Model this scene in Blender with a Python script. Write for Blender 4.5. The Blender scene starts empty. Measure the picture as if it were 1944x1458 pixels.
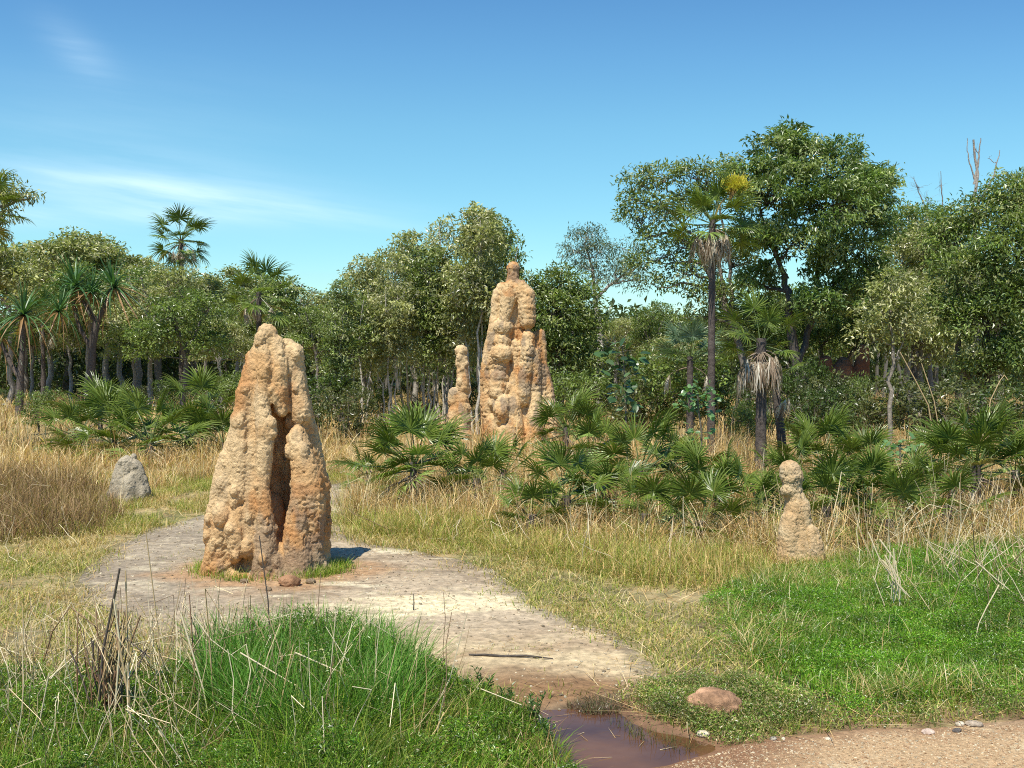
import bpy, math, random
import numpy as np
from mathutils import Vector, Matrix, Euler

R = math.radians
sc = bpy.context.scene
COL = sc.collection
rng = np.random.default_rng(7)
random.seed(7)

# ------------------------------------------------------------------ camera
H = 2.0
F = 1907.0
HOR = 700.0
PITCH = math.atan((729 - HOR) / F)
cam_d = bpy.data.cameras.new("camera")
cam_d.sensor_width = 36
cam_d.lens = 36 * F / 1944
cam_d.clip_start = 0.05
cam_d.clip_end = 3000
cam = bpy.data.objects.new("camera", cam_d)
cam.location = (0, 0, H)
cam.rotation_euler = (R(90) - PITCH, 0, 0)
COL.objects.link(cam)
sc.camera = cam
cp, sp = math.cos(PITCH), math.sin(PITCH)


def ray(px, py):
    x = (px - 972) / F
    v = (729 - py) / F
    return (x, cp + v * sp, -sp + v * cp)


def P(px, py, D):
    """world point seen at a photo pixel, at ground distance D"""
    x, y, z = ray(px, py)
    t = D / y
    return np.array([x * t, D, H + z * t])


def G(px, py):
    """ground point seen at a photo pixel"""
    x, y, z = ray(px, py)
    t = -H / z
    return np.array([x * t, y * t])


def GP(lst):
    return np.array([G(*p) for p in lst])


def DG(py):
    return G(972, py)[1]


# ------------------------------------------------------------------ noise
def _hash(ix, iy, iz, seed):
    h = (ix.astype(np.int64) * 374761393 + iy.astype(np.int64) * 668265263 + iz.astype(np.int64) * 2147483647 + seed * 974634777) & 0xFFFFFFFF
    h = ((h ^ (h >> 13)) * 1274126177) & 0xFFFFFFFF
    h = ((h ^ (h >> 16)) * 2246822519) & 0xFFFFFFFF
    h = h ^ (h >> 15)
    return h.astype(np.float64) / 4294967295.0


def vnoise(p, seed=0):
    p = np.asarray(p, float)
    i = np.floor(p).astype(np.int64)
    f = p - i
    u = f * f * (3 - 2 * f)
    out = 0
    for dx in (0, 1):
        wx = u[:, 0] if dx else 1 - u[:, 0]
        for dy in (0, 1):
            wy = u[:, 1] if dy else 1 - u[:, 1]
            for dz in (0, 1):
                wz = u[:, 2] if dz else 1 - u[:, 2]
                out = out + wx * wy * wz * _hash(i[:, 0] + dx, i[:, 1] + dy, i[:, 2] + dz, seed)
    return out * 2 - 1


def fbm(p, octv=4, seed=0, gain=0.5):
    s, a, t = 0, 1.0, 0
    p = np.asarray(p, float)
    for o in range(octv):
        s = s + a * vnoise(p * 2 ** o + 17.3 * o, seed + o)
        t += a
        a *= gain
    return s / t


def worley(p, seed=0):
    p = np.asarray(p, float)
    i = np.floor(p).astype(np.int64)
    best = np.full(len(p), 9.0)
    for dx in (-1, 0, 1):
        for dy in (-1, 0, 1):
            for dz in (-1, 0, 1):
                c = i + np.array([dx, dy, dz])
                q = np.stack([c[:, 0] + _hash(c[:, 0], c[:, 1], c[:, 2], seed), c[:, 1] + _hash(c[:, 0], c[:, 1], c[:, 2], seed + 1), c[:, 2] + _hash(c[:, 0], c[:, 1], c[:, 2], seed + 2)], 1)
                best = np.minimum(best, ((p - q) ** 2).sum(1))
    return np.sqrt(best)


def n2(xy, scale, octv=3, seed=0):
    xy = np.atleast_2d(xy)
    return fbm(np.column_stack([xy[:, 0] * scale, xy[:, 1] * scale, np.zeros(len(xy))]), octv, seed)


def sstep(a, b, x):
    t = np.clip((x - a) / (b - a), 0, 1)
    return t * t * (3 - 2 * t)


def sdf(pts, poly):
    pts = np.atleast_2d(pts)
    d = np.full(len(pts), 1e18)
    s = np.ones(len(pts))
    n = len(poly)
    for a in range(n):
        vi, vj = poly[a], poly[a - 1]
        e = vj - vi
        w = pts - vi
        b = w - e * np.clip((w @ e) / (e @ e), 0, 1)[:, None]
        d = np.minimum(d, (b ** 2).sum(1))
        c1 = pts[:, 1] >= vi[1]
        c2 = pts[:, 1] < vj[1]
        c3 = e[0] * w[:, 1] > e[1] * w[:, 0]
        flip = (c1 & c2 & c3) | (~c1 & ~c2 & ~c3)
        s = np.where(flip, -s, s)
    return s * np.sqrt(d)


# ------------------------------------------------------------------ zones on the ground
PUDDLE = GP([(1000, 1352), (1060, 1345), (1120, 1338), (1150, 1345), (1180, 1365), (1230, 1388), (1300, 1400), (1330, 1412), (1270, 1432), (1200, 1446), (1130, 1475), (1040, 1520), (900, 1560), (880, 1480)])
PATH = GP([(600, 925), (650, 918), (700, 922), (672, 950), (655, 985), (650, 1012), (700, 1034), (780, 1042), (860, 1056), (930, 1082), (975, 1110), (1005, 1140), (1080, 1172), (1180, 1215), (1255, 1262), (1262, 1288), (1225, 1315), (1170, 1334), (1110, 1342), (1030, 1358), (940, 1390), (760, 1370), (560, 1330), (380, 1270), (230, 1190), (165, 1155), (140, 1120), (170, 1075), (225, 1034), (300, 1000), (400, 978), (560, 970)])
TRACK = GP([(1180, 1480), (1290, 1432), (1400, 1412), (1540, 1396), (1700, 1384), (1860, 1372), (2000, 1366), (2600, 1340), (2600, 3800), (700, 3800), (900, 1700)])
MUDW0 = GP([(1185, 1318), (1230, 1296), (1300, 1285), (1400, 1290), (1500, 1315), (1640, 1350), (1760, 1345), (2050, 1345), (2050, 1362), (1850, 1366), (1700, 1380), (1560, 1388), (1480, 1402), (1380, 1402), (1290, 1392), (1215, 1360)])
GREEN_R = GP([(1372, 1150), (1420, 1118), (1500, 1095), (1600, 1075), (1700, 1058), (1830, 1040), (2080, 1020), (2080, 1335), (1900, 1335), (1760, 1338), (1650, 1345), (1540, 1340), (1440, 1300), (1400, 1240)])


def hgt(x, y):
    x = np.asarray(x, float)
    y = np.asarray(y, float)
    xy = np.column_stack([x.ravel(), y.ravel()])
    d = np.hypot(xy[:, 0], xy[:, 1])
    h = 0.018 * n2(xy, 0.6, 2, 3) * sstep(4, 9, d) + 0.12 * n2(xy, 0.12, 2, 5) * sstep(13, 28, d) + 0.6 * n2(xy, 0.02, 2, 6) * sstep(60, 200, d)
    h = h + 0.006 * n2(xy, 4.0, 2, 9)
    near = d < 12
    if near.any():
        s = sdf(xy[near], PUDDLE)
        h[near] = h[near] - 0.075 * sstep(0.28, -0.28, s + 0.05 * n2(xy[near], 3.0, 3, 12))
    return h.reshape(x.shape)


def h1(x, y):
    return float(hgt(np.array([x]), np.array([y]))[0])


# ------------------------------------------------------------------ mesh building
class Acc:
    def __init__(s):
        s.v, s.f3, s.f4, s.c, s.n = [], [], [], [], 0

    def add(s, v, f3=None, f4=None, col=(0.5, 0.5, 0.5)):
        v = np.asarray(v, np.float32).reshape(-1, 3)
        if f3 is not None and len(f3):
            s.f3.append(np.asarray(f3, np.int64).reshape(-1, 3) + s.n)
        if f4 is not None and len(f4):
            s.f4.append(np.asarray(f4, np.int64).reshape(-1, 4) + s.n)
        c = np.asarray(col, np.float32)
        if c.ndim == 1:
            c = np.broadcast_to(c, (len(v), 3))
        s.v.append(v)
        s.c.append(c)
        s.n += len(v)

    def mesh(s, name, mat, smooth=False):
        me = bpy.data.meshes.new(name)
        v = np.concatenate(s.v)
        f3 = np.concatenate(s.f3) if s.f3 else np.zeros((0, 3), np.int64)
        f4 = np.concatenate(s.f4) if s.f4 else np.zeros((0, 4), np.int64)
        loops = np.concatenate([f3.ravel(), f4.ravel()]).astype(np.int32)
        starts = np.concatenate([np.arange(len(f3)) * 3, len(f3) * 3 + np.arange(len(f4)) * 4]).astype(np.int32)
        me.vertices.add(len(v))
        me.vertices.foreach_set("co", v.ravel())
        me.loops.add(len(loops))
        me.loops.foreach_set("vertex_index", loops)
        me.polygons.add(len(starts))
        me.polygons.foreach_set("loop_start", starts)
        if smooth:
            me.polygons.foreach_set("use_smooth", np.ones(len(starts), bool))
        else:
            me.polygons.foreach_set("use_smooth", np.zeros(len(starts), bool))
        a = me.color_attributes.new("Col", "FLOAT_COLOR", "POINT")
        c = np.concatenate(s.c)
        a.data.foreach_set("color", np.column_stack([c, np.ones(len(c))]).astype(np.float32).ravel())
        me.update(calc_edges=True)
        me.materials.append(mat)
        return me

    def tube(s, pts, rad, sides=6, col=(0.3, 0.25, 0.2), cap=True):
        pts = np.asarray(pts, float)
        k = len(pts)
        rad = np.broadcast_to(np.asarray(rad, float), (k,))
        t = np.gradient(pts, axis=0)
        t /= np.linalg.norm(t, axis=1)[:, None] + 1e-9
        ref = np.array([0.31, 0.95, 0.0]) if abs(t[:, 2]).mean() > 0.5 else np.array([0, 0, 1.0])
        u = np.cross(t, ref)
        u /= np.linalg.norm(u, axis=1)[:, None] + 1e-9
        w = np.cross(t, u)
        an = np.arange(sides) / sides * 2 * math.pi
        ring = pts[:, None, :] + rad[:, None, None] * (np.cos(an)[None, :, None] * u[:, None, :] + np.sin(an)[None, :, None] * w[:, None, :])
        i = np.arange(k - 1)[:, None] * sides
        j = np.arange(sides)[None, :]
        jn = (j + 1) % sides
        f4 = np.stack([i + j, i + jn, i + jn + sides, i + j + sides], -1).reshape(-1, 4)
        s.add(ring.reshape(-1, 3), f4=f4, col=col)
        if cap:
            b = np.arange(sides) + (k - 1) * sides
            v = ring[-1]
            m = np.arange(1, sides - 1)
            s.add(v, f3=np.stack([np.zeros_like(m), m, m + 1], 1), col=col if np.ndim(col) == 1 else col[-sides:])


def link(name, me, parent=None):
    o = bpy.data.objects.new(name, me)
    COL.objects.link(o)
    if parent:
        o.parent = parent
    return o


def tag(o, label=None, cat=None, group=None, kind=None):
    if label:
        o['label'] = label
    if cat:
        o['category'] = cat
    if group:
        o['group'] = group
    if kind:
        o['kind'] = kind
    return o


def empty(name, loc, label, cat, group=None):
    o = bpy.data.objects.new(name, None)
    o.empty_display_size = 0.2
    o.location = loc
    COL.objects.link(o)
    return tag(o, label, cat, group)


# ------------------------------------------------------------------ materials
def newmat(name):
    m = bpy.data.materials.new(name)
    m.use_nodes = True
    nt = m.node_tree
    b = nt.nodes['Principled BSDF']
    return m, nt, b


def attr_mat(name, rough=0.8, spec=0.3, noise_scale=0, noise_amt=0.3, bump=0, bump_scale=40, transl=0, sat=1.0):
    m, nt, b = newmat(name)
    at = nt.nodes.new('ShaderNodeAttribute')
    at.attribute_name = "Col"
    src = at.outputs['Color']
    tc = nt.nodes.new('ShaderNodeTexCoord')
    if noise_scale:
        nz = nt.nodes.new('ShaderNodeTexNoise')
        nz.inputs['Scale'].default_value = noise_scale
        nz.inputs['Detail'].default_value = 8
        nz.inputs['Roughness'].default_value = 0.65
        nt.links.new(tc.outputs['Object'], nz.inputs['Vector'])
        mr = nt.nodes.new('ShaderNodeMapRange')
        mr.inputs['From Min'].default_value = 0.3
        mr.inputs['From Max'].default_value = 0.7
        mr.inputs['To Min'].default_value = 1 - noise_amt
        mr.inputs['To Max'].default_value = 1 + noise_amt
        nt.links.new(nz.outputs['Fac'], mr.inputs['Value'])
        mx = nt.nodes.new('ShaderNodeVectorMath')
        mx.operation = 'MULTIPLY'
        nt.links.new(src, mx.inputs[0])
        nt.links.new(mr.outputs['Result'], mx.inputs[1])
        src = mx.outputs['Vector']
    nt.links.new(src, b.inputs['Base Color'])
    b.inputs['Roughness'].default_value = rough
    b.inputs['Specular IOR Level'].default_value = spec
    if bump:
        nb = nt.nodes.new('ShaderNodeTexNoise')
        nb.inputs['Scale'].default_value = bump_scale
        nb.inputs['Detail'].default_value = 6
        nb.inputs['Roughness'].default_value = 0.7
        nt.links.new(tc.outputs['Object'], nb.inputs['Vector'])
        bp = nt.nodes.new('ShaderNodeBump')
        bp.inputs['Strength'].default_value = 1.0
        bp.inputs['Distance'].default_value = bump
        nt.links.new(nb.outputs['Fac'], bp.inputs['Height'])
        nt.links.new(bp.outputs['Normal'], b.inputs['Normal'])
    if transl:
        tr = nt.nodes.new('ShaderNodeBsdfTranslucent')
        mul = nt.nodes.new('ShaderNodeVectorMath')
        mul.operation = 'MULTIPLY'
        mul.inputs[1].default_value = (1.3, 1.5, 0.6)
        nt.links.new(src, mul.inputs[0])
        nt.links.new(mul.outputs['Vector'], tr.inputs['Color'])
        mix = nt.nodes.new('ShaderNodeMixShader')
        mix.inputs['Fac'].default_value = transl
        out = nt.nodes['Material Output']
        nt.links.new(b.outputs['BSDF'], mix.inputs[1])
        nt.links.new(tr.outputs['BSDF'], mix.inputs[2])
        nt.links.new(mix.outputs['Shader'], out.inputs['Surface'])
    return m


M_GROUND = attr_mat("soil", 0.95, 0.15, 9, 0.35, 0.012, 30)
M_PATH = attr_mat("dried_mud", 0.9, 0.15, 13, 0.42, 0.022, 16)
M_TRACK = attr_mat("gravelly_dirt", 0.95, 0.15, 45, 0.4, 0.012, 60)
M_MOUND = attr_mat("termite_earth", 0.95, 0.1, 30, 0.22, 0.024, 50)
M_LEAF = attr_mat("leaf", 0.36, 0.65, transl=0.30)
M_FROND = attr_mat("palm_frond", 0.34, 0.32, transl=0.2)
M_DRY = attr_mat("dry_leaf", 0.7, 0.3, transl=0.15)
M_GRASS = attr_mat("grass_blade", 0.6, 0.2, transl=0.3)
M_STRAW = attr_mat("straw", 0.55, 0.4, transl=0.12)
M_BARK = attr_mat("bark", 0.9, 0.15, 14, 0.45, 0.02, 25)
M_ROCK = attr_mat("rock", 0.95, 0.15, 26, 0.45, 0.02, 45)

m, nt, b = newmat("muddy_water")
b.inputs['Base Color'].default_value = (0.085, 0.042, 0.030, 1)
b.inputs['Roughness'].default_value = 0.04
b.inputs['IOR'].default_value = 1.33
tc = nt.nodes.new('ShaderNodeTexCoord')
nz = nt.nodes.new('ShaderNodeTexNoise')
nz.inputs['Scale'].default_value = 2.2
nz.inputs['Detail'].default_value = 4
cr = nt.nodes.new('ShaderNodeValToRGB')
cr.color_ramp.elements[0].position = 0.35
cr.color_ramp.elements[0].color = (0.065, 0.03, 0.018, 1)
cr.color_ramp.elements[1].position = 0.65
cr.color_ramp.elements[1].color = (0.15, 0.07, 0.03, 1)
nt.links.new(tc.outputs['Object'], nz.inputs['Vector'])
nt.links.new(nz.outputs['Fac'], cr.inputs['Fac'])
nt.links.new(cr.outputs['Color'], b.inputs['Base Color'])
nb = nt.nodes.new('ShaderNodeTexNoise')
nb.inputs['Scale'].default_value = 9
bp = nt.nodes.new('ShaderNodeBump')
bp.inputs['Distance'].default_value = 0.0012
nt.links.new(tc.outputs['Object'], nb.inputs['Vector'])
nt.links.new(nb.outputs['Fac'], bp.inputs['Height'])
nt.links.new(bp.outputs['Normal'], b.inputs['Normal'])
M_WATER = m


def mixc(a, b, t):
    a, b = np.asarray(a, float), np.asarray(b, float)
    t = np.asarray(t)[..., None]
    return a * (1 - t) + b * t


# ------------------------------------------------------------------ world and sun
SUN_EL, SUN_DIR = 61.0, (0.42, 0.91)     # shadows fall right and away
w = bpy.data.worlds.new("World")
sc.world = w
w.use_nodes = True
nt = w.node_tree
bg = nt.nodes['Background']
sky = nt.nodes.new('ShaderNodeTexSky')
sky.sky_type = 'NISHITA'
sky.sun_disc = False
sky.sun_elevation = R(SUN_EL)
toward = (-SUN_DIR[0], -SUN_DIR[1])
sky.sun_rotation = math.atan2(toward[0], toward[1])
sky.air_density = 1.25
sky.dust_density = 0.15
sky.ozone_density = 2.2
hs = nt.nodes.new('ShaderNodeHueSaturation')
hs.inputs['Saturation'].default_value = 1.12
hs.inputs['Hue'].default_value = 0.488
nt.links.new(sky.outputs['Color'], hs.inputs['Color'])
tcw = nt.nodes.new('ShaderNodeTexCoord')
sep = nt.nodes.new('ShaderNodeSeparateXYZ')
nt.links.new(tcw.outputs['Generated'], sep.inputs[0])


def mnode(op, a, b=None, clamp=False):
    n = nt.nodes.new('ShaderNodeMath')
    n.operation = op
    n.use_clamp = clamp
    for i, q in enumerate((a, b)):
        if q is None:
            continue
        if isinstance(q, (int, float)):
            n.inputs[i].default_value = q
        else:
            nt.links.new(q, n.inputs[i])
    return n.outputs[0]


ymax = mnode('MAXIMUM', sep.outputs['Y'], 0.05)
U = mnode('DIVIDE', sep.outputs['X'], ymax)
V = mnode('DIVIDE', sep.outputs['Z'], ymax)
comb = nt.nodes.new('ShaderNodeCombineXYZ')
nt.links.new(mnode('MULTIPLY', mnode('ADD', U, mnode('MULTIPLY', V, 2.0)), 5.0), comb.inputs[0])
nt.links.new(mnode('MULTIPLY', mnode('ADD', V, mnode('MULTIPLY', U, 0.125)), 34.0), comb.inputs[1])
cn = nt.nodes.new('ShaderNodeTexNoise')
cn.inputs['Scale'].default_value = 1.0
cn.inputs['Detail'].default_value = 6
cn.inputs['Roughness'].default_value = 0.55
nt.links.new(comb.outputs[0], cn.inputs['Vector'])
cnf = mnode('MULTIPLY', mnode('SUBTRACT', cn.outputs['Fac'], 0.36), 3.0, True)


def gauss(uc, vc, ru, rv, slope=0.0):
    du = mnode('DIVIDE', mnode('SUBTRACT', U, uc), ru)
    line = mnode('ADD', vc, mnode('MULTIPLY', mnode('SUBTRACT', U, uc), slope))
    dv = mnode('DIVIDE', mnode('SUBTRACT', V, line), rv)
    q = mnode('ADD', mnode('MULTIPLY', du, du), mnode('MULTIPLY', dv, dv))
    return mnode('POWER', 2.718, mnode('MULTIPLY', q, -1.0))


g = mnode('MULTIPLY', gauss(-0.30, 0.170, 0.16, 0.015, -0.125), 0.7)
g = mnode('ADD', g, mnode('MULTIPLY', gauss(-0.38, 0.178, 0.17, 0.030, -0.1), 0.4))
g = mnode('ADD', g, mnode('MULTIPLY', gauss(-0.46, 0.152, 0.14, 0.012, -0.02), 0.5))
g = mnode('ADD', g, mnode('MULTIPLY', gauss(-0.43, 0.315, 0.035, 0.022, -0.6), 0.25))
g = mnode('ADD', g, mnode('MULTIPLY', gauss(-0.40, 0.24, 0.16, 0.05, 0.0), 0.12))
fac = mnode('MULTIPLY', mnode('MULTIPLY', g, mnode('ADD', mnode('MULTIPLY', cnf, 0.75), 0.25)), 0.8, True)
mx = nt.nodes.new('ShaderNodeMix')
mx.data_type = 'RGBA'
nt.links.new(fac, mx.inputs[0])
ramp = nt.nodes.new('ShaderNodeValToRGB')
ramp.color_ramp.elements[0].position = 0.02
ramp.color_ramp.elements[0].color = (0.78, 1.0, 1.0, 1)
ramp.color_ramp.elements[1].position = 1.0
ramp.color_ramp.elements[1].color = (0.36, 0.6, 0.88, 1)
for ps, cl in ((0.12, (0.74, 1.0, 1.0, 1)), (0.24, (0.74, 0.98, 1.0, 1)), (0.31, (0.68, 0.90, 1.0, 1)), (0.38, (0.60, 0.80, 0.96, 1))):
    e_ = ramp.color_ramp.elements.new(ps)
    e_.color = cl
nt.links.new(mnode('MAXIMUM', V, 0.0, True), ramp.inputs['Fac'])
tint = nt.nodes.new('ShaderNodeVectorMath')
tint.operation = 'MULTIPLY'
nt.links.new(hs.outputs['Color'], tint.inputs[0])
nt.links.new(ramp.outputs['Color'], tint.inputs[1])
boost = nt.nodes.new('ShaderNodeVectorMath')
boost.operation = 'MULTIPLY'
boost.inputs[1].default_value = (1.04, 1.10, 1.17)
nt.links.new(tint.outputs['Vector'], boost.inputs[0])
nt.links.new(boost.outputs['Vector'], mx.inputs[6])
mx.inputs[7].default_value = (7.5, 9.4, 10.5, 1)
nt.links.new(mx.outputs[2], bg.inputs['Color'])
bg.inputs['Strength'].default_value = 0.098

sun_d = bpy.data.lights.new("sun", 'SUN')
sun_d.energy = 4.6
sun_d.angle = R(0.53)
sun_d.color = (1.0, 0.95, 0.86)
sun = bpy.data.objects.new("sun", sun_d)
ce = math.cos(R(SUN_EL))
n_ = math.hypot(*SUN_DIR)
ldir = Vector((SUN_DIR[0] / n_ * ce, SUN_DIR[1] / n_ * ce, -math.sin(R(SUN_EL))))
sun.rotation_euler = ldir.to_track_quat('-Z', 'Y').to_euler()
sun.location = (-5, -5, 20)
COL.objects.link(sun)
sc.view_settings.view_transform = 'Standard'
sc.view_settings.look = 'None'
sc.view_settings.exposure = 0.42
sc.view_settings.gamma = 1.0
sc.cycles.use_denoising = False
sc.cycles.filter_width = 1.05
sc.cycles.sample_clamp_indirect = 3.0
sc.cycles.max_bounces = 8

# ------------------------------------------------------------------ ground sheet
def axis(a, b, step, far, grow=1.13):
    v = list(np.arange(a, b + 1e-6, step))
    s, lo = step, a
    left = []
    while lo > -far:
        s *= grow
        lo -= s
        left.append(lo)
    s, hi = step, b
    right = []
    while hi < far:
        s *= grow
        hi += s
        right.append(hi)
    return np.array(left[::-1] + v + right)


gx = axis(-5.6, 5.6, 0.045, 900)
gy = axis(4.0, 17, 0.045, 900)
X, Y = np.meshgrid(gx, gy)
Z = hgt(X, Y)
xy = np.column_stack([X.ravel(), Y.ravel()])
nA = n2(xy, 0.5, 4, 21)
nB = n2(xy, 2.3, 3, 22)
nC = n2(xy, 9.0, 2, 23)
soil = mixc((0.27, 0.22, 0.11), (0.17, 0.17, 0.055), sstep(-0.3, 0.4, nA + 0.5 * nB))
soil = mixc(soil, (0.40, 0.31, 0.15), sstep(0.05, 0.6, nB + nC * 0.6))
soil = mixc(soil, (0.10, 0.085, 0.045), sstep(0.1, 0.6, -nB + nC * 0.5) * 0.6)
D_ = np.hypot(xy[:, 0], xy[:, 1])
soil = mixc(soil, (0.36, 0.25, 0.11), sstep(14, 22, D_) * 0.6)
dP = sdf(xy, PUDDLE)
soil = mixc(soil, mixc((0.16, 0.085, 0.045), (0.28, 0.15, 0.075), sstep(-0.4, 0.5, nB)), sstep(0.75, 0.2, dP + 0.15 * nB))
dM = sdf(xy, MUDW0)
soil = mixc(soil, (0.22, 0.13, 0.075), sstep(0.2, -0.05, dM + 0.1 * nB) * 0.8)
soil = mixc(soil, (0.085, 0.045, 0.028), sstep(0.12, -0.1, dP))
dG = sdf(xy, GREEN_R)
soil = mixc(soil, (0.03, 0.045, 0.015), sstep(0.1, -0.15, dG))
ny, nx = X.shape
ii = np.arange((ny - 1) * nx).reshape(ny - 1, nx)[:, :-1].ravel()
A = Acc()
A.add(np.column_stack([xy, Z.ravel()]), f4=np.stack([ii, ii + 1, ii + nx + 1, ii + nx], 1), col=soil)
tag(link("ground", A.mesh("ground", M_GROUND, True)), "sandy soil with dry litter between the grasses", "ground", kind="structure")


def sheet(name, poly, step, colfn, mat, lift, wob=0.05, wobs=2.5):
    lo, hi = poly.min(0) - 0.3, poly.max(0) + 0.3
    lo[1] = max(lo[1], 1.0)
    xs, ys = np.arange(lo[0], hi[0], step), np.arange(lo[1], hi[1], step)
    X, Y = np.meshgrid(xs, ys)
    p = np.column_stack([X.ravel(), Y.ravel()])
    fn = lambda q: sdf(q, poly) + wob * n2(q, wobs, 3, 31)
    s = fn(p)
    e = 0.01
    gxn = (fn(p + [e, 0]) - s) / e
    gyn = (fn(p + [0, e]) - s) / e
    inside = s < 0
    nx = len(xs)
    ii = np.arange((len(ys) - 1) * nx).reshape(-1, nx)[:, :-1].ravel()
    f = np.stack([ii, ii + 1, ii + nx + 1, ii + nx], 1)
    f = f[inside[f].any(1)]
    used = np.unique(f)
    mv = used[~inside[used]]
    gl = gxn[mv] ** 2 + gyn[mv] ** 2 + 0.05
    sh = np.column_stack([gxn[mv], gyn[mv]]) * (s[mv] / gl)[:, None]
    ln = np.linalg.norm(sh, axis=1)
    sh *= np.minimum(1, step * 1.0 / (ln + 1e-9))[:, None]
    p[mv] -= sh
    remap = -np.ones(len(p), int)
    remap[used] = np.arange(len(used))
    q = p[used]
    edge = np.isin(used, mv)
    A = Acc()
    A.add(np.column_stack([q, hgt(q[:, 0], q[:, 1]) + np.where(edge, 0.0005, lift)]), f4=remap[f], col=colfn(q, -s[used]))
    o = link(name, A.mesh(name, mat, True))
    return o


def path_col(q, ins):
    a = n2(q, 1.0, 4, 41)
    b_ = n2(np.column_stack([q[:, 0] * 1.0, q[:, 1] * 2.0]), 1.6, 4, 42)
    c = n2(q, 7.0, 3, 43)
    e_ = fbm(np.column_stack([q[:, 0] * 3.0, q[:, 1] * 9.0, np.zeros(len(q))]), 4, 44)
    col = mixc((0.31, 0.235, 0.15), (0.47, 0.37, 0.24), sstep(-0.35, 0.35, a + 0.6 * e_))
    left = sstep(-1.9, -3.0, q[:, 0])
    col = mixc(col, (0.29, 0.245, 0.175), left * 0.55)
    pp = G(830, 1150)
    d = np.hypot((q[:, 0] - pp[0]) / 0.85, (q[:, 1] - pp[1]) / 0.42)
    col = mixc(col, (0.78, 0.66, 0.40), sstep(1.3, 0.5, d + 0.9 * b_ + 0.8 * e_ + 0.4 * a) * 0.85)
    col = mixc(col, (0.66, 0.57, 0.37), sstep(0.24, 0.36, b_ * 0.6 + 0.5 * e_) * 0.75 * (1 - 0.5 * left))
    col = mixc(col, (0.17, 0.14, 0.10), sstep(0.3, 0.6, c - 0.3 * e_) * 0.45)
    # towards the puddle: tan, then red brown
    near = sstep(8.2, 6.9, q[:, 1] + 0.3 * a)
    col = mixc(col, mixc((0.36, 0.25, 0.135), (0.56, 0.43, 0.24), sstep(-0.25, 0.35, b_ + 0.4 * c)), near * 0.85)
    dp = sdf(q, PUDDLE)
    col = mixc(col, (0.25, 0.145, 0.07), sstep(0.9, 0.35, dp + 0.25 * a))
    # red earth washed off the mound
    mc = G(520, 1085)
    d = np.hypot((q[:, 0] - mc[0]) / 1.0, (q[:, 1] - mc[1]) / 0.85)
    col = mixc(col, (0.40, 0.24, 0.12), sstep(1.35, 0.75, d + 0.35 * b_ + 0.2 * c) * 0.85)
    # dark edge
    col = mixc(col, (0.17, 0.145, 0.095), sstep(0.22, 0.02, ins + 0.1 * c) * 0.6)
    return col


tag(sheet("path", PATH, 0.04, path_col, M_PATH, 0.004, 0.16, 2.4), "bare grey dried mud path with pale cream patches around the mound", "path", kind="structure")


def track_col(q, ins):
    a = n2(q, 1.3, 4, 51)
    c = n2(q, 11.0, 3, 52)
    col = mixc((0.50, 0.34, 0.18), (0.62, 0.50, 0.30), sstep(-0.4, 0.4, a + 0.6 * c))
    col = mixc(col, (0.25, 0.13, 0.065), sstep(0.7, 0.15, sdf(q, PUDDLE) + 0.15 * a))
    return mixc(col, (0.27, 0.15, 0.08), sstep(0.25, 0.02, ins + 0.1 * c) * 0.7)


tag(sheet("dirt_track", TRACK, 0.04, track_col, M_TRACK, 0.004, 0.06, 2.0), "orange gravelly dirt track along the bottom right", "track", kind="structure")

# puddle water
pc = PUDDLE.mean(0)
s_ = Acc()
xs, ys = np.arange(-1.2, 1.9, 0.05), np.arange(4.0, 6.6, 0.05)
X, Y = np.meshgrid(xs, ys)
q = np.column_stack([X.ravel(), Y.ravel()])
ins = (sdf(q, PUDDLE) < 0.3)
nx = len(xs)
ii = np.arange((len(ys) - 1) * nx).reshape(-1, nx)[:, :-1].ravel()
f = np.stack([ii, ii + 1, ii + nx + 1, ii + nx], 1)
f = f[ins[f].all(1)]
used = np.unique(f)
rm = -np.ones(len(q), int)
rm[used] = np.arange(len(used))
s_.add(np.column_stack([q[used], np.full(len(used), -0.024)]), f4=rm[f])
tag(link("puddle_water", s_.mesh("puddle_water", M_WATER, True)), "shallow brown puddle reflecting the sky", "puddle", kind="structure")

# pebbles and grit on the track and path (uncountable)
def icos(subd=1):
    import bmesh
    bm = bmesh.new()
    bmesh.ops.create_icosphere(bm, subdivisions=subd, radius=1)
    v = np.array([x.co[:] for x in bm.verts])
    f = np.array([[x.index for x in fc.verts] for fc in bm.faces])
    bm.free()
    return v, f


IV1, IF1 = icos(1)
IV2, IF2 = icos(2)
IV4, IF4 = icos(4)


def scatter_in(poly, n, r, keep=None):
    lo, hi = poly.min(0), poly.max(0)
    out = []
    tot = 0
    while tot < n:
        q = r.uniform(lo, hi, (n * 2, 2))
        q = q[sdf(q, poly) < 0]
        if keep is not None:
            q = q[keep(q)]
        if len(q) == 0:
            break
        out.append(q)
        tot += len(q)
    return np.concatenate(out)[:n]


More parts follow.
